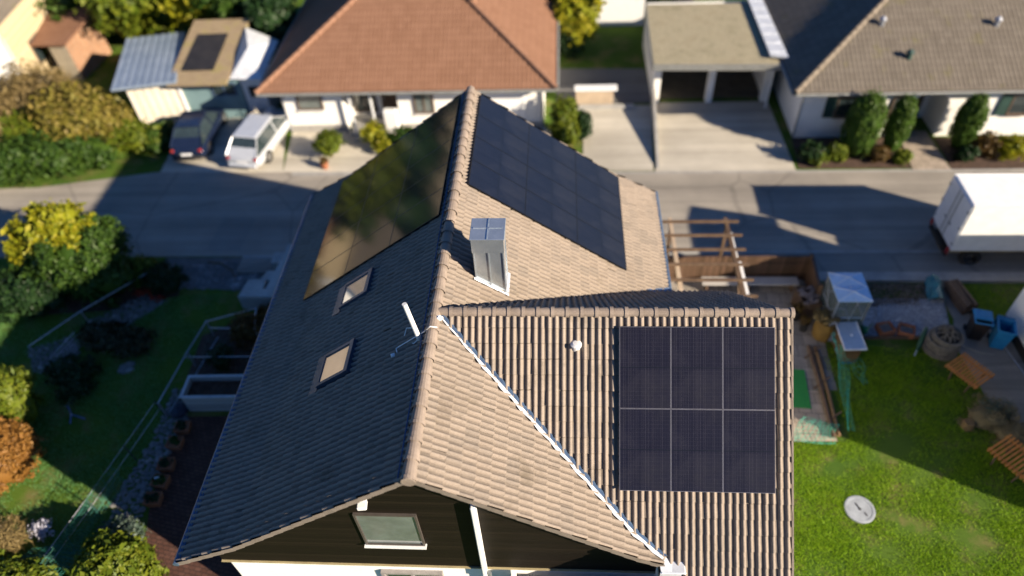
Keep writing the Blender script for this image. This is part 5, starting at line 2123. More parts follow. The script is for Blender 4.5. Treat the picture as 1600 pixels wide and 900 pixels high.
bin_('brown wheelie bin with a blue lid and rim, left of the all-blue one', (17.35, 10.85, 0), -.25, M_bin2, False)
bin_('all-blue open wheelie bin beside the white house', (17.98, 10.45, 0), -.35, M_bin, True)
hs = thing('garden_hose', 'pale hose lying on the path before the bins', 'hose', (0, 0, 0))
mb = MB()
mb.tube([(16.6, 10.65, .03), (16.9, 10.3, .03), (17.3, 10.05, .03), (17.75, 9.95, .03)], .028, 7)
mb.build('tube', pm('pale_hose', (0.30, 0.28, 0.24), (0.24, 0.22, 0.19), 4), hs)
hs.location = (0, 0, .0)
lgp = thing('log_pile', 'dark stack of logs at the top of the side path', 'log pile', (17.45, 12.55, 0), .15)
rj = random.Random(33)
for k in range(9):
    mb = MB()
    a = (k % 3 - 1) * .17
    z = .10 + (k // 3) * .16
    mb.tube([(a + rj.uniform(-.03, .03), -.75 + rj.uniform(-.1, .1), z), (a + rj.uniform(-.03, .03), .65 + rj.uniform(-.1, .1), z)], .085, 8)
    mb.build('log', M_darkwood, lgp)
pp = thing('water_pipe', 'thin grey pipe lying along the foot of the white house wall', 'pipe', (18.35, 8.6, .04), 0)
mb = MB()
mb.tube([(-.15, 1.9, 0), (0.05, .6, 0), (0.2, -1.2, 0)], .03, 8)
mb.build('tube', M_galv, pp)


# slatted wooden loungers / tables
def slat_table(label, loc, rz, n, w, l):
    t = thing('slatted_table', label, 'table', loc, rz, 'orange slatted tables on the lawn')
    for k in range(n):
        mb = MB()
        mb.box((-w / 2 + (k + .5) * w / n, 0, .66), (w / n * .60, l, .03), bev=.006)
        mb.build('slat', M_orangewood, t)
    mb = MB()
    for y in (-l * .36, l * .36):
        mb.box((0, y, .62), (w, .06, .05))
    mb.build('batten', M_orangewood, t)
    for sx in (-1, 1):
        for sy in (-1, 1):
            mb = MB()
            mb.tube([(sx * w * .30, sy * l * .30, .60), (sx * w * .26, sy * l * .28, .0)], .03, 6)
            mb.build('leg', M_darkwood, t)
    return t


slat_table('orange slatted table at the path edge, nearer the coiled basket', (16.25, 8.8, 0), -.98, 11, 1.15, 1.05)
slat_table('orange slatted table at the right edge beside the dry grass heap', (16.4, 5.55, 0), -1.02, 11, 1.30, 1.1)
# dry grass heap
hp = thing('grass_heap', 'heap of dry grass and cuttings between the two slatted tables', 'heap', (16.45, 7.3, 0))
crown('cuttings', [((0, 0, .15), (.75, .6, .45)), ((.5, -.5, .1), (.6, .6, .25))], 2600, .10, L_straw, hp, 81, 60, .25, .6, .8, .8, .12)
crown('grey_stems', [((.2, .15, .35), (.4, .35, .30))], 260, .16, L_silver, hp, 82, 20, .3, .7, 0, .8, .08)
cst = thing('tree_stump', 'small cracked tree stump at the foot of the dry grass heap', 'stump', (15.75, 7.05, 0))
mb = MB()
mb.lathe([(.22, 0), (.18, .06), (.17, .25), (.15, .27), (.05, .27)], n=12)
rj = random.Random(4)
mb.v = [(x * (1 + rj.uniform(-.15, .15)), y * (1 + rj.uniform(-.15, .15)), z) for x, y, z in mb.v]
mb.build('wood', pm('ochre_stump', (0.22, 0.14, 0.06), (0.14, 0.085, 0.035), 7, bump=.4), cst)

# concrete lid in the lawn
ml = thing('manhole_cover', 'round pale concrete cover set in the sunlit lawn', 'manhole cover', (11.58, 4.1, 0), .4)
mb = MB()
mb.lathe([(.44, 0), (.44, .045), (.42, .055), (.36, .055), (.35, .045), (.02, .047)], n=40)
mb.build('slab', pm('cover_concrete', (0.30, 0.33, 0.37), (0.22, 0.24, 0.27), 3, .8, bump=.2), ml)
mb = MB()
mb.box((0.0, .12, .052), (.03, .18, .012))
mb.box((0.06, -.2, .052), (.02, .12, .012))
mb.lathe([(.04, .046), (.04, .058), (.01, .06)], n=12)
mb.build('lifting_eye', M_dark, ml)

# log edging between terrace and lawn
le = thing('log_rail', 'two long brown rails edging the paving beside the green mat', 'rail', (11.55, 8.35, 0))
for (xa, ya, xb, yb, r_) in ((-.06, 1.85, -.13, -1.85, .075), (.16, 1.8, .04, -1.8, .07)):
    mb = MB()
    mb.tube([(xa, ya, .14), ((xa + xb) / 2 + .02, 0, .15), (xb, yb, .13)], r_, 9)
    mb.build('rail_log', M_darkwood if xa < 0 else pm('ochre_log', (0.20, 0.12, 0.055), (0.13, 0.08, 0.038), 5, bump=.3), le)
for y in (1.4, .1, -1.3):
    mb = MB()
    mb.tube([(-.28, y, .02), (0, y + .15, .2), (.28, y + .3, .3)], .03, 6)
    mb.build('stake', M_darkwood, le)
mt_ = thing('door_mat', 'bright green artificial turf mat on the paving', 'mat', (10.75, 8.45, .035), -.08)
mb = MB()
mb.box((-.15, 0, .012), (.95, 1.6, .022), bev=.008)
mb.build('turf', pm('green_turf_mat', (0.025, 0.23, 0.05), (0.02, 0.18, 0.04), 30, .95, bump=.4), mt_)


def net(label, loc, pts, seed, nstr, mat=None):
    """sagging garden net: crossing strings over a warped sheet"""
    t = thing('garden_net', label, 'net', loc)
    rj = random.Random(seed)
    A, B, C_, D_ = [Vector(p) for p in pts]

    def at(u, v):
        p = (A * (1 - u) + B * u) * (1 - v) + (D_ * (1 - u) + C_ * u) * v
        return p + Vector((.05 * sin(9 * v + 5 * u), .05 * cos(7 * u + 3 * v), .05 * abs(sin(6 * u + 4 * v))))
    mb = MB()
    for k in range(nstr + 1):
        u = k / nstr
        a, b = rj.uniform(-.12, .12), rj.uniform(-.12, .12)
        mb.tube([at(min(1, max(0, u + a * (j / 8 - .5))), j / 8) for j in range(9)], .006, 4)
        mb.tube([at(j / 8, min(1, max(0, u + b * (j / 8 - .5)))) for j in range(9)], .006, 4)
    mb.build('mesh', mat or M_greennet, t)
    return t


net('green net hanging in a tall loop beside the log rails', (12.3, 8.3, 0), [(-.1, 1.75, .6), (.12, 1.3, .75), (-.2, -1.5, .1), (-.5, -1.7, .35)], 1, 7, M_brightnet)
net('green net spread flat across the paving end', (10.8, 6.6, 0), [(-1.0, -.3, .1), (-.2, .5, .3), (.8, .3, .3), (.6, -.3, .05)], 2, 9, M_brightnet)
net('short green net strand by the storage box', (12.75, 9.35, 0), [(-.2, .1, .3), (.3, .1, .35), (.35, -.6, .02), (.2, -.7, .02)], 3, 3, M_brightnet)

# ================================================================== GARDEN, LEFT SIDE
rp = thing('raised_planter', 'big grey boarded raised planter full of soil beside the house', 'planter', (-9.1, 7.7, 0), .03)
mb = MB()
for (c_, d_) in (((0, -.42, .42), (2.1, .05, .84)), ((0, .42, .42), (2.1, .05, .84)), ((-1.03, 0, .42), (.05, .79, .84)), ((1.03, 0, .42), (.05, .79, .84))):
    mb.box(c_, d_)
mb.build('box', M_greywood, rp)
mb = MB()
for (c_, d_) in (((0, -.43, .86), (2.18, .10, .035)), ((0, .43, .86), (2.18, .10, .035)), ((-1.04, 0, .861), (.10, .76, .035)), ((1.04, 0, .861), (.10, .76, .035))):
    mb.box(c_, d_, bev=.008)
mb.build('rim', pm('pale_grey_rim', (0.46, 0.46, 0.47), (0.38, 0.38, 0.39), 5), rp)
mb = MB()
mb.slab([(-1.0, -.39), (1.0, -.39), (1.0, .39), (-1.0, .39)], .05, .62)
scatter_rocks(mb, [(-.95, -.35), (.95, -.35), (.95, .35), (-.95, .35)], 70, .03, .07, 91, .61)
mb.build('soil', M_soil, rp)
# metal rail frames round the beds
fr = thing('bed_railing', 'thin pale metal railing around the beds beside the raised planter', 'railing', (-9.9, 9.3, 0))
RP = [(-.95, -2.3), (-.75, -.1), (-.55, 1.35), (1.15, 2.0), (1.4, 1.0)]
for k, (x, y) in enumerate(RP):
    mb = MB()
    mb.box((x, y, .42), (.05, .05, .84))
    mb.build('post', M_galv, fr)
for (a, b) in zip(RP[:-1], RP[1:]):
    mb = MB()
    mb.tube([(a[0], a[1], .82), (b[0], b[1], .82)], .022, 8)
    mb.build('top_rail', M_galv, fr)
mb = MB()
mb.tube([(-.78, -.3, .78), (1.6, -.25, .78)], .018, 8)
mb.tube([(-.55, 1.3, .5), (1.5, 1.25, .5)], .025, 8)
mb.tube([(-.3, 1.2, .1), (-.55, -.6, .1)], .02, 6)
mb.tube([(-.65, -.6, .1), (-.9, -2.2, .1)], .02, 6)
mb.build('cross_rail', M_galv, fr)
for i, (x, y, r, lab, mt_l) in enumerate(((-9.55, 9.25, .42, 'dark round bush inside the railed bed', L_dark), (-8.9, 10.5, .55, 'brownish tufted bush at the back of the railed bed', L_brown), (-8.35, 11.3, .4, 'small olive bush below the concrete steps', L_brown))):
    bush('round_bush', lab, 'bush', (x, y, 0), [((0, 0, r * .9), (r, r, r))], 1500, .07, mt_l, 100 + i, 'bushes in the railed beds', core=.75)
crown_t = thing('weeds', '', '')
bpy.data.objects.remove(crown_t)
rng = np.random.default_rng(17)
n = 900
q = rng.uniform((-10.6, 7.9), (-7.6, 11.0), (n, 2))
V, F = leaves_array(np.column_stack([q, rng.uniform(.03, .16, n)]), np.tile([0, 0, 1.0], (n, 1)), .05, rng, .7, .45)
tag(np_mesh('low_weeds', V, F, L_silver, kind='stuff'), 'low weeds and dry leaves scattered over the railed beds', 'weeds', kind='stuff')

# concrete stair enclosure
cs_ = thing('concrete_steps', 'pale blue grey concrete parapet around sunken steps behind the house', 'steps', (-9.72, 12.0, 0))
mb = MB()
mb.slab([(0, 0), (3.2, 0), (3.2, .42), (.85, .42), (.85, .95), (0.15, .95)], .0, .70)
mb.slab([(.98, .425), (1.42, .425), (1.58, 2.6), (1.2, 2.6)], 0, .701)
mb.slab([(1.2, 2.605), (3.2, 2.605), (3.2, 2.3), (3.4, 2.3), (3.4, 2.98), (1.2, 2.98)], 0, .70)
mb.slab([(.55, .96), (.975, .96), (1.05, 1.5), (.72, 1.5)], 0, .62)
mb.slab([(.7, 2.0), (1.18, 2.0), (1.18, 2.6), (.7, 2.6)], 0, .58)
mb.build('parapet', M_concrete, cs_)
for k in range(5):
    mb = MB()
    mb.slab([(1.66, .5 + k * .42), (3.2, .5 + k * .42), (3.2, .9 + k * .42), (1.66, .9 + k * .42)], 0, .10 + .09 * k)
    mb.build('step', pm('brown_grey_tread', (0.20, 0.17, 0.15), (0.15, 0.13, 0.115), 3), cs_)

# rubble strip between the lawn and the road
mb = MB()
scatter_rocks(mb, [(-13.2, 13.1), (-9.6, 13.0), (-9.6, 14.7), (-13.4, 14.4)], 420, .03, .11, 41, .0)
tag(mb.build('rubble', pm('grey_rubble', (0.20, 0.20, 0.205), (0.12, 0.12, 0.125), 1.2, .9, c=(0.30, 0.30, 0.31)), kind='stuff'), 'grey rubble strip along the road edge behind the lawn', 'rubble', kind='stuff')
sheet('verge_strip', [(-14, 13.3), (-10.6, 13.0), (-9.4, 13.0), (-9.4, 14.9), (-14, 14.9)], .01, pm('grit', (0.13, 0.13, 0.13), (0.09, 0.088, 0.085), 3, .95, bump=.6))
bh = thing('fallen_branch', 'dark bent branch lying on the rubble by the road', 'branch', (-11.0, 14.0, .1), .3)
mb = MB()
mb.tube([(-.7, .5, .25), (-.2, .3, .2), (.2, -.1, .1), (.35, -.6, .05)], [.05, .05, .04, .02], 7)
mb.build('wood', M_twig, bh)

# stone borders
mb = MB()
scatter_rocks(mb, [(-15.8, 11.2), (-14.0, 12.75), (-13.0, 12.4), (-14.2, 10.9), (-15.1, 10.4)], 300, .045, .13, 42, .0)
scatter_rocks(mb, [(-17.5, 9.9), (-16.0, 10.5), (-15.3, 9.6), (-15.6, 8.9), (-16.6, 8.8)], 200, .045, .13, 43, .0)
tag(mb.build('rockery_stones', M_stone, kind='stuff'), 'band of small pale rockery stones curving through the shaded lawn', 'stones', kind='stuff')
mb = MB()
scatter_rocks(mb, [(-11.0, 8.1), (-10.45, 8.1), (-10.1, 6.9), (-10.35, 5.2), (-10.3, 3.3), (-11.3, 3.3), (-11.35, 4.2), (-11.0, 6.0)], 260, .06, .15, 44, .0, .45)
tag(mb.build('border_stones', M_stone, kind='stuff'), 'strip of pale flat stones between the lawn and the terracotta planters', 'stones', kind='stuff')
sl_o = thing('flat_stone', 'single flat grey stone slab lying in the shaded lawn', 'stone', (-13.2, 9.05, 0), .3)
mb = MB()
mb.slab([(-.32, -.12), (-.22, .18), (.05, .27), (.28, .18), (.26, .02), (.14, -.02), (.30, -.12), (.18, -.24), (-.1, -.26)], .0, .07)
mb.build('slab', M_stone, sl_o)

# terracotta planters along the border
PL_ = [((-10.02, 6.45), .1, 'terracotta planter nearest the grey raised planter'), ((-10.06, 5.85), .0, 'second terracotta planter from the raised planter'), ((-10.05, 5.05), .1, 'third terracotta planter, middle of the row'), ((-10.0, 4.45), -.1, 'fourth terracotta planter, with a pale leaf on it'), ((-10.0, 3.85), .05, 'last terracotta planter, nearest the front gable')]
for i, ((x, y), rz, lab) in enumerate(PL_):
    t_ = thing('terracotta_planter', lab, 'planter', (x, y, .015), rz, 'row of terracotta planters')
    w, d, h = .50, .42, .30
    mb = MB()
    o = [(-w / 2 * .8, -d / 2 * .8, 0), (w / 2 * .8, -d / 2 * .8, 0), (w / 2 * .8, d / 2 * .8, 0), (-w / 2 * .8, d / 2 * .8, 0), (-w / 2, -d / 2, h), (w / 2, -d / 2, h), (w / 2, d / 2, h), (-w / 2, d / 2, h)]
    n_ = [(p[0] * .86, p[1] * .86, h) for p in o[4:]] + [(p[0] * .82, p[1] * .82, h - .05) for p in o[4:]]
    mb.add(o + n_, [[3, 2, 1, 0], [0, 1, 5, 4], [1, 2, 6, 5], [2, 3, 7, 6], [3, 0, 4, 7], [4, 5, 9, 8], [5, 6, 10, 9], [6, 7, 11, 10], [7, 4, 8, 11], [8, 9, 13, 12], [9, 10, 14, 13], [10, 11, 15, 14], [11, 8, 12, 15], [12, 13, 14, 15]])
    mb.build('pot', M_terra, t_)
    crown('plant', [((0, 0, h + .01), (w * .36, d * .36, .09))], 240, .045, L_green if i % 2 else L_dark, t_, 130 + i, 10, core=.7, floor_z=None)
    if i == 3:
        mb = MB()
        mb.box((-.06, .02, h + .11), (.14, .05, .01), .5)
        mb.build('pale_leaf', M_whitemetal, t_)

# rail beside the rockery
hr_ = thing('hand_rail', 'long thin metal rail slanting past the rockery stones', 'railing', (-16.5, 9.3, 0))
RB = [(-.15, .05), (1.0, 1.75), (2.75, 3.9)]
for (x, y) in RB[:2]:
    mb = MB()
    mb.tube([(x + .1, y - .05, 0), (x, y, .9)], .024, 7)
    mb.build('post', M_galv, hr_)
mb = MB()
mb.tube([(RB[0][0], RB[0][1], .9), (RB[1][0], RB[1][1], .9), (RB[2][0], RB[2][1], .82)], .022, 8)
mb.build('top_rail', M_galv, hr_)
for k in range(5):
    mb = MB()
    mb.tube([(.15 + .14 * k, .1 - .02 * k, .05), (.75 + .22 * k, 1.2 + .12 * k, .35 - .05 * k)], .013, 5)
    mb.build('wire', M_galv, hr_)

# planting on the left
bush('evergreen_bush', 'big dark green rounded bush at the road edge on the left', 'bush', (-16.2, 13.3, 0), [((0, 0, 1.35), (1.6, 1.4, 1.5)), ((.85, -.45, 1.0), (1.15, 1.05, 1.15)), ((-.9, -.5, .8), (1.0, .9, .9)), ((.5, .5, 1.9), (1.1, .9, .9)), ((-1.5, .1, 1.2), (1.1, 1.0, 1.25))], 24000, .09, L_green, 201, clumps=150, clump_r=.16, shell=.85, core=.8)
bush('yellow_bush', 'tall yellow-green bush catching the sun above the dark rounded bush', 'bush', (-17.25, 13.75, 0), [((-.2, 0, 2.5), (1.0, .95, .95)), ((.7, .2, 2.95), (.9, .8, .65)), ((-.9, -.2, 2.1), (.75, .7, .8)), ((1.15, -.1, 2.45), (.65, .7, .6)), ((.1, -.5, 2.2), (.8, .6, .7)), ((.3, .1, 1.3), (.45, .45, 1.0))], 9500, .12, L_yellow, 202, clumps=110, clump_r=.2, shell=.75, core=.7)
bush('evergreen_hedge', 'low black-green hedge at the left edge below the yellow bush', 'hedge', (-18.8, 11.9, 0), [((0, 0, .7), (1.6, .7, .85)), ((1.2, .1, .6), (1.0, .6, .7)), ((-1.2, .2, .8), (1.0, .8, .9))], 7000, .09, L_dark, 203, clumps=90, core=.8)
bush('small_bush', 'small yellow-green bush right of the big dark rounded bush', 'bush', (-14.25, 13.55, 0), [((0, 0, .55), (.55, .5, .5))], 2600, .075, L_lime, 204, core=.75)
bush('conifer_bush', 'dark spiky conifer bush beside the road rubble', 'bush', (-13.3, 13.2, 0), [((0, 0, .45), (.75, .6, .5)), ((.3, -.1, .35), (.6, .5, .4))], 3000, .10, L_dark, 205, aspect=.2, core=.7)
bush('flower_clump', 'clump of red flowers at the top of the rockery', 'flowers', (-14.0, 12.75, 0), [((0, 0, .15), (.35, .2, .15))], 160, .06, L_red, 206, core=0, stems=2)
bush('flower_clump', 'smaller clump of rust red flowers below the spiky conifer', 'flowers', (-13.35, 12.45, 0), [((0, 0, .12), (.3, .15, .12))], 120, .055, L_red, 207, core=0, stems=2)
bush('low_shrub', 'low dark sprawling shrub in the middle of the lawn', 'shrub', (-13.8, 10.1, 0), [((0, 0, .3), (1.2, .6, .42)), ((-.9, .3, .3), (.7, .5, .4)), ((.6, -.1, .25), (.6, .5, .35))], 5200, .075, L_brown, 208, clumps=80, core=.6)
bpy.data.objects['low_shrub'].children[0].data.materials[0] = leaf_mat('leaf_dusky', [(0.015, 0.025, 0.01), (0.035, 0.04, 0.016), (0.05, 0.045, 0.02)], .2)
bush('low_shrub', 'dark low shrub between the rail post and the lime bush', 'shrub', (-15.0, 8.7, 0), [((0, 0, .3), (.75, .6, .4)), ((.4, -.7, .25), (.6, .6, .35))], 3000, .08, L_dark, 209, clumps=50, core=.6)
bush('lime_bush', 'sunlit lime green bush at the left edge above the orange one', 'bush', (-15.95, 7.05, 0), [((0, 0, 1.1), (.82, .8, .95)), ((.25, -.3, .7), (.7, .65, .7)), ((-.5, 0, .9), (.7, .7, .8))], 6500, .085, L_lime, 210, clumps=120, clump_r=.16, aspect=.35, core=.8)
bush('orange_bush', 'dense round orange-brown bush at the left edge', 'bush', (-15.35, 4.75, 0), [((0, 0, .95), (1.25, 1.15, 1.1))], 13000, .06, L_orange, 211, clumps=260, clump_r=.10, shell=.95, core=.9, spread=.9)
bush('dry_shrub', 'dry straw coloured shrub at the lower left edge', 'shrub', (-13.85, 2.35, 0), [((0, 0, .45), (.65, .5, .5))], 1500, .13, L_tan, 212, aspect=.1, core=.5, spread=1.2)
bush('flowering_plant', 'small plant with pale lilac flowers on the lawn edge', 'plant', (-13.05, 2.75, 0), [((0, 0, .28), (.33, .3, .26))], 420, .06, L_white, 213, core=.4)
bush('leafy_shrub', 'yellow-green clipped shrub under teal netting at the bottom left', 'shrub', (-12.75, 1.0, 0), [((-.1, 0, .45), (1.1, .6, .55)), ((.7, -.1, .35), (.8, .5, .45)), ((-1.0, .5, .35), (.7, .5, .45))], 5500, .085, L_lime, 214, clumps=90, core=.75)
bush('leafy_bush', 'bright leafy green bush by the front left corner of the roof', 'bush', (-9.75, 1.45, 0), [((0, 0, .9), (.9, .75, .85)), ((-.5, .25, .7), (.6, .6, .7)), ((.5, -.1, .7), (.6, .6, .65)), ((.1, -.2, 1.35), (.6, .5, .45))], 6500, .095, L_lime, 215, clumps=110, clump_r=.2, core=.65)
bush('ground_shrub', 'dusty teal low plant between the stones and the leafy bush', 'shrub', (-10.5, 2.6, 0), [((0, 0, .25), (.7, .5, .32))], 1500, .07, L_silver, 216, core=.6)
net('teal net draped over the clipped shrub at the bottom left', (-12.1, 1.6, 0), [(-1.6, -.9, .95), (.5, -.9, .9), (.9, .7, .25), (-.9, .6, .3)], 4, 16, M_greennet)
net('teal net fence strung along the border stones', (-11.5, 3.4, 0), [(-.6, -2.0, .9), (.15, 1.2, .9), (.3, 1.1, .05), (-.5, -2.0, .05)], 5, 10, M_greennet)
fn = thing('wire_fence', 'slim green wire fence posts and wire along the border stones', 'fence', (-11.3, 4.0, 0))
FP = [(-.75, -2.3), (-.35, -.55), (.05, 1.3), (.4, 3.0)]
for (x, y) in FP:
    mb = MB()
    mb.tube([(x, y, 0), (x - .03, y, .95)], .022, 7)
    mb.build('post', pm('dark_green_post', (0.02, 0.035, 0.03), (0.03, 0.045, 0.04), 5), fn)
for z in (.9, .5):
    mb = MB()
    mb.tube([(x - .03, y, z) for x, y in FP], .008, 5)
    mb.build('wire', M_galv, fn)
# blue sprinkler stand
sp = thing('sprinkler_stand', 'blue three-legged sprinkler lying on the dark lawn', 'sprinkler', (-14.25, 6.95, .05), .1)
for (a, b, nm) in (((0, 0, .08), (.52, -.18, .03), 'leg'), ((0, 0, .08), (.06, -.33, .03), 'leg'), ((0, 0, .08), (-.26, .38, .12), 'arm')):
    mb = MB()
    mb.tube([a, ((a[0] + b[0]) / 2, (a[1] + b[1]) / 2, .07), b], [.022, .02, .026], 7)
    mb.build(nm, pm('blue_tube', (0.10, 0.15, 0.34), (0.08, 0.12, 0.28), 5, .4), sp)
mb = MB()
mb.tube([(-.32, .34, .12), (-.22, .46, .14)], .02, 6)
mb.build('nozzle', M_greymetal, sp)
mb = MB()
mb.rock((0, 0, .09), .05, .8, 3)
mb.build('hub', M_greymetal, sp)
bt = thing('trellis_bag', 'dark folded cloth bundle against the corner of the raised planter', 'bundle', (-10.45, 7.15, 0), .4)
mb = MB()
mb.rock((0, 0, .16), .28, .7, 6)
mb.rock((.2, .1, .14), .2, .7, 8)
mb.build('cloth', pm('dark_blue_cloth', (0.02, 0.025, 0.04), (0.03, 0.035, 0.055), 6), bt)

# ================================================================== PLANTING ACROSS THE ROAD
for i, (x, y, h, r, lab) in enumerate(((16.2, 21.7, 3.0, .74, 'tallest clipped hedge column left of the entrance path'), (17.85, 21.9, 2.7, .5, 'slimmer clipped hedge column just left of the entrance path'), (20.95, 22.1, 2.6, .55, 'clipped hedge column right of the entrance path'))):
    bush('hedge_column', lab, 'hedge', (x, y, 0), [((0, 0, h * .42), (r, r, h * .5)), ((0, 0, h * .62), (r * .98, r * .98, h * .40))], 9000, .06, leaf_mat('leaf_hedge', [(0.03, 0.07, 0.010), (0.06, 0.12, 0.015), (0.11, 0.17, 0.02)]), 300 + i, 'clipped hedge columns', shell=.97, clump_r=.10, clumps=320, core=.93)
FRONT = [((14.1, 21.25), .55, .45, L_dark, 'dark bush at the left end of the planted bed'), ((14.35, 20.95), .35, .3, L_lime, 'low golden bush at the kerb of the left bed'), ((15.2, 21.3), .45, .42, L_lime, 'light green bush left of the tall hedge column'), ((17.1, 21.2), .4, .35, L_brown, 'rusty low bush between two hedge columns'), ((18.1, 21.0), .32, .3, L_lime, 'small lime bush at the foot of the slim hedge column'), ((21.9, 21.6), .6, .5, L_brown, 'brown spreading bush right of the entrance path'), ((22.9, 21.3), .6, .55, L_yellow, 'yellow autumn bush at the right end of the bed'), ((20.9, 21.1), .4, .35, L_dark, 'dark low bush beside the entrance path')]
for i, ((x, y), r, h, mt_l, lab) in enumerate(FRONT):
    bush('garden_bush', lab, 'bush', (x, y, 0), [((0, 0, h * .8), (r, r * .8, h))], 1100, .09, mt_l, 320 + i, 'bushes in the front beds', core=.75)
bush('round_bush', 'round green bush in the front yard of the orange roofed house', 'bush', (-8.35, 21.9, 0), [((0, 0, .7), (.62, .6, .55))], 2600, .08, L_lime, 340, core=.8)
bush('garden_bush', 'yellow flowering bush before the porch of the orange roofed house', 'bush', (-6.3, 22.7, 0), [((0, 0, .6), (.55, .5, .65)), ((.6, -.3, .4), (.6, .5, .45))], 2400, .09, L_yellow, 341, core=.7)
bush('garden_bush', 'green bush half hidden behind the main roof edge', 'bush', (-4.9, 22.5, 0), [((0, 0, .5), (.7, .5, .55))], 1600, .09, L_green, 342, core=.7)
bush('garden_bush', 'upright green bush at the right corner of the orange roofed house', 'bush', (2.9, 23.2, 0), [((0, 0, 1.0), (.62, .6, 1.05)), ((.2, -.5, .5), (.5, .5, .6))], 3600, .10, L_lime, 343, core=.75)
bush('conifer_bush', 'small dark conifer between the green bush and the concrete drive', 'bush', (3.75, 23.1, 0), [((0, 0, .6), (.4, .4, .75))], 1500, .08, L_dark, 344, core=.8)
pb = thing('flower_pot', 'small terracotta pot at the foot of the round green bush', 'plant pot', (-8.5, 21.0, .02))
mb = MB()
mb.lathe([(.14, 0), (.2, .3), (.22, .3), (.22, .35), (.17, .35)], n=14)
mb.build('pot', M_terra, pb)
crown('plant', [((0, 0, .42), (.2, .2, .14))], 200, .06, L_brown, pb, 345, 8, floor_z=None)
# upper left hedge and shrubs
bush('autumn_bush', 'large olive and gold autumn bush below the pale gabled house', 'bush', (-21.3, 23.2, 0), [((0, 0, 1.3), (1.9, 1.5, 1.4)), ((1.0, .3, .9), (1.2, 1.2, 1.0)), ((-.8, .4, 1.9), (1.1, 1.0, .9))], 9000, .12, L_olive, 350, clumps=140, core=.7, shell=.7, clump_r=.26)
bush('tan_bush', 'tan feathery bush against the pale gabled house', 'bush', (-23.8, 24.8, 0), [((0, 0, 1.5), (1.7, 1.5, 1.6)), ((-1.4, -.8, 1.2), (1.4, 1.3, 1.3))], 8000, .15, L_tan, 351, clumps=110, core=.6, aspect=.25, shell=.7, spread=1.0)
bush('straw_bush', 'straw coloured bush at the left edge beside the road', 'bush', (-26.0, 22.6, 0), [((0, 0, 1.2), (1.9, 1.4, 1.4)), ((1.4, .3, .8), (1.2, 1.0, 1.0))], 6000, .14, L_tan, 352, clumps=80, core=.6, aspect=.3, shell=.7)
bush('lime_bush', 'yellow-green bush in front of the tan feathery bush', 'bush', (-23.9, 22.6, 0), [((0, 0, .9), (1.3, 1.0, 1.0))], 4000, .12, L_lime, 356, core=.7)
bush('evergreen_hedge', 'deep green hedge mass on the far left corner of the road', 'hedge', (-22.2, 20.9, 0), [((0, 0, .8), (2.2, 1.0, 1.0)), ((-2.6, -.4, .9), (2.2, 1.1, 1.2)), ((2.0, .6, .6), (1.5, .9, .7))], 9000, .12, L_green, 353, clumps=130, core=.8)
bush('lime_bush', 'yellow-green bush between the olive autumn bush and the dark car', 'bush', (-18.6, 22.9, 0), [((0, 0, .5), (1.3, .9, .7)), ((-.9, .5, .6), (.9, .8, .7))], 4500, .11, L_lime, 354, core=.75)
bush('clipped_hedge', 'low green hedge beside the dark blue car', 'hedge', (-17.4, 23.2, 0), [((0, 0, .35), (.6, 1.1, .5))], 2200, .11, L_green, 355, core=.8)
# tall trees along the top
TREES = [((-27.2, 35.5), 5.5, 3.0, L_green, 'broad green tree behind the brick outbuilding'), ((-22.6, 33.6), 5.2, 2.9, L_lime, 'sunlit yellow-green tree behind the flat roofed shed'), ((-18.6, 34.2), 5.6, 2.9, L_yellow, 'golden green tree behind the teal garage'), ((-15.4, 33.2), 5.0, 2.2, L_green, 'green tree left of the orange roof'), ((-12.9, 31.2), 4.2, 1.6, L_dark, 'dark tree close to the left hip of the orange roof'), ((3.5, 31.6), 4.6, 1.45, L_yellow, 'bright yellow-green tree right of the orange roof'), ((-31.5, 38.5), 6, 3.2, L_lime, 'yellow-green tree at the top left corner'), ((9.8, 36.5), 5, 2.4, L_dark, 'dark tree behind the double garage'), ((-24.6, 38.6), 7, 3.2, L_lime, 'tall light green tree farther behind the flat roofed shed'), ((-9.5, 41.5), 7, 3.2, L_green, 'green tree far behind the orange roof')]
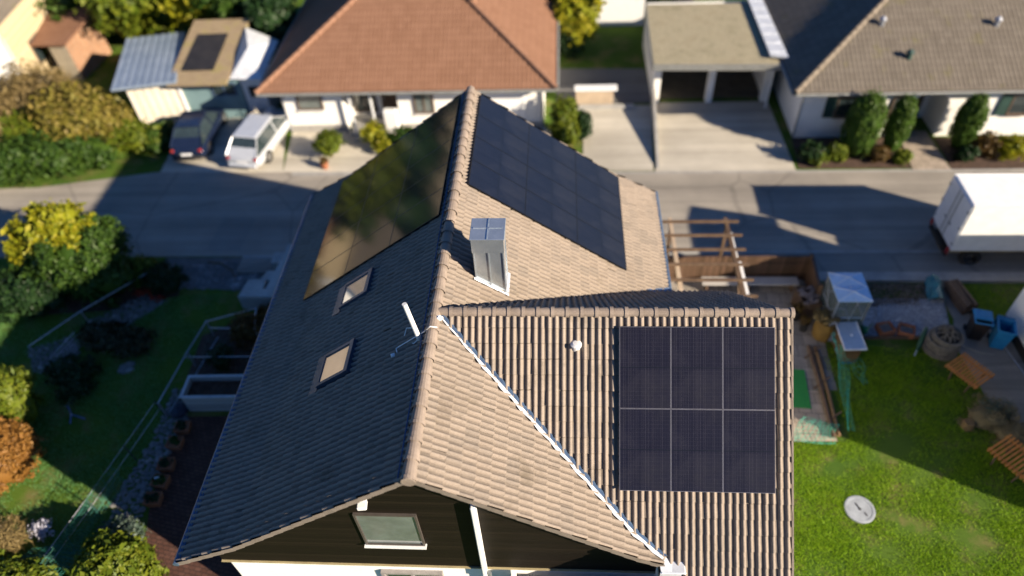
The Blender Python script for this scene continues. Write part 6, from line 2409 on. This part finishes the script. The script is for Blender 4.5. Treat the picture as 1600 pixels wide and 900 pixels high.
for i, ((x, y), h, r, mt_l, lab) in enumerate(TREES):
    rj = random.Random(400 + i)
    bl = [((rj.uniform(-.5, .5) * r, rj.uniform(-.5, .5) * r, h * .55 + rj.uniform(-.6, .8)), (r * rj.uniform(.5, .75), r * rj.uniform(.5, .75), r * rj.uniform(.45, .65))) for _ in range(6)]
    bl.append(((0, 0, h * .35), (r * .7, r * .7, h * .35)))
    tree(lab, (x, y, 0), h, bl, 7500, .19, mt_l, 400 + i, 'trees along the top of the view', core=.7, clumps=150, clump_r=.2)
# lawn behind the side drive, and an unseen tree belt added for dark panel reflections
for i, (x, y, r, lab) in enumerate(((1.2, 31.5, .8, 'dark bush below the bright yellow-green tree'),)):
    bush('garden_bush', lab, 'bush', (3.2, 31.3, 0), [((0, 0, .6), (.7, .7, .7))], 1200, .1, L_dark, 360 + i, core=.8)
rng = np.random.default_rng(77)
PP, NN = [], []
blobs = []
for k in range(66):
    a = pi * .02 + pi * .725 * k / 66
    rr_ = rng.uniform(62, 84)
    h = rng.uniform(4, 8) + (4 if a > 1.9 else 0)
    blobs.append(((rr_ * cos(a), rr_ * sin(a), h * .5), (rng.uniform(3, 5), rng.uniform(3, 5), h * .62)))
tag(crown('reflection_treeline', blobs, 26000, .5, L_dark, None, 500, 900, .2, .8, .85, kind='stuff'), 'unseen belt of dark trees added for the panel reflections', 'woodland', kind='stuff')

# ================================================================== LAWN GRASS
grass('grass', 'bright green lawn grass right of the house', [[(7.3, -3), (20, -3), (18.6, 6.4), (17.0, 6.9), (16.6, 10.3), (11.95, 10.3), (11.95, 6.5), (11.62, 6.38), (7.3, 6.3)]], 2600, .07, L_grass, 601, [[(11.1, 3.85), (11.3, 4.45), (11.8, 4.55), (12.05, 4.2), (11.95, 3.75), (11.4, 3.62)]])
grass('grass', 'shade-tinted lawn grass left of the house', [[(-22, 0), (-8.6, -1), (-9.6, 2), (-11.4, 3.2), (-11.4, 4.3), (-11.0, 6.2), (-11.1, 7.4), (-10.8, 11.0), (-10.4, 12.9), (-13.0, 12.6), (-14.6, 11.9), (-22, 11.6)]], 1300, .08, L_shadegrass, 602, [[(-15.7, 11.1), (-14.0, 12.6), (-13.0, 12.3), (-14.2, 11.0), (-15.1, 10.5)]])
grass('grass', 'grass patch between the road kerb and the bins', [[(12.3, 12.2), (13.8, 12.2), (13.8, 13.45), (12.3, 13.5)], [(17.7, 11.2), (21, 11.2), (21, 13.15), (17.6, 13.3)]], 900, .09, L_grass, 603)
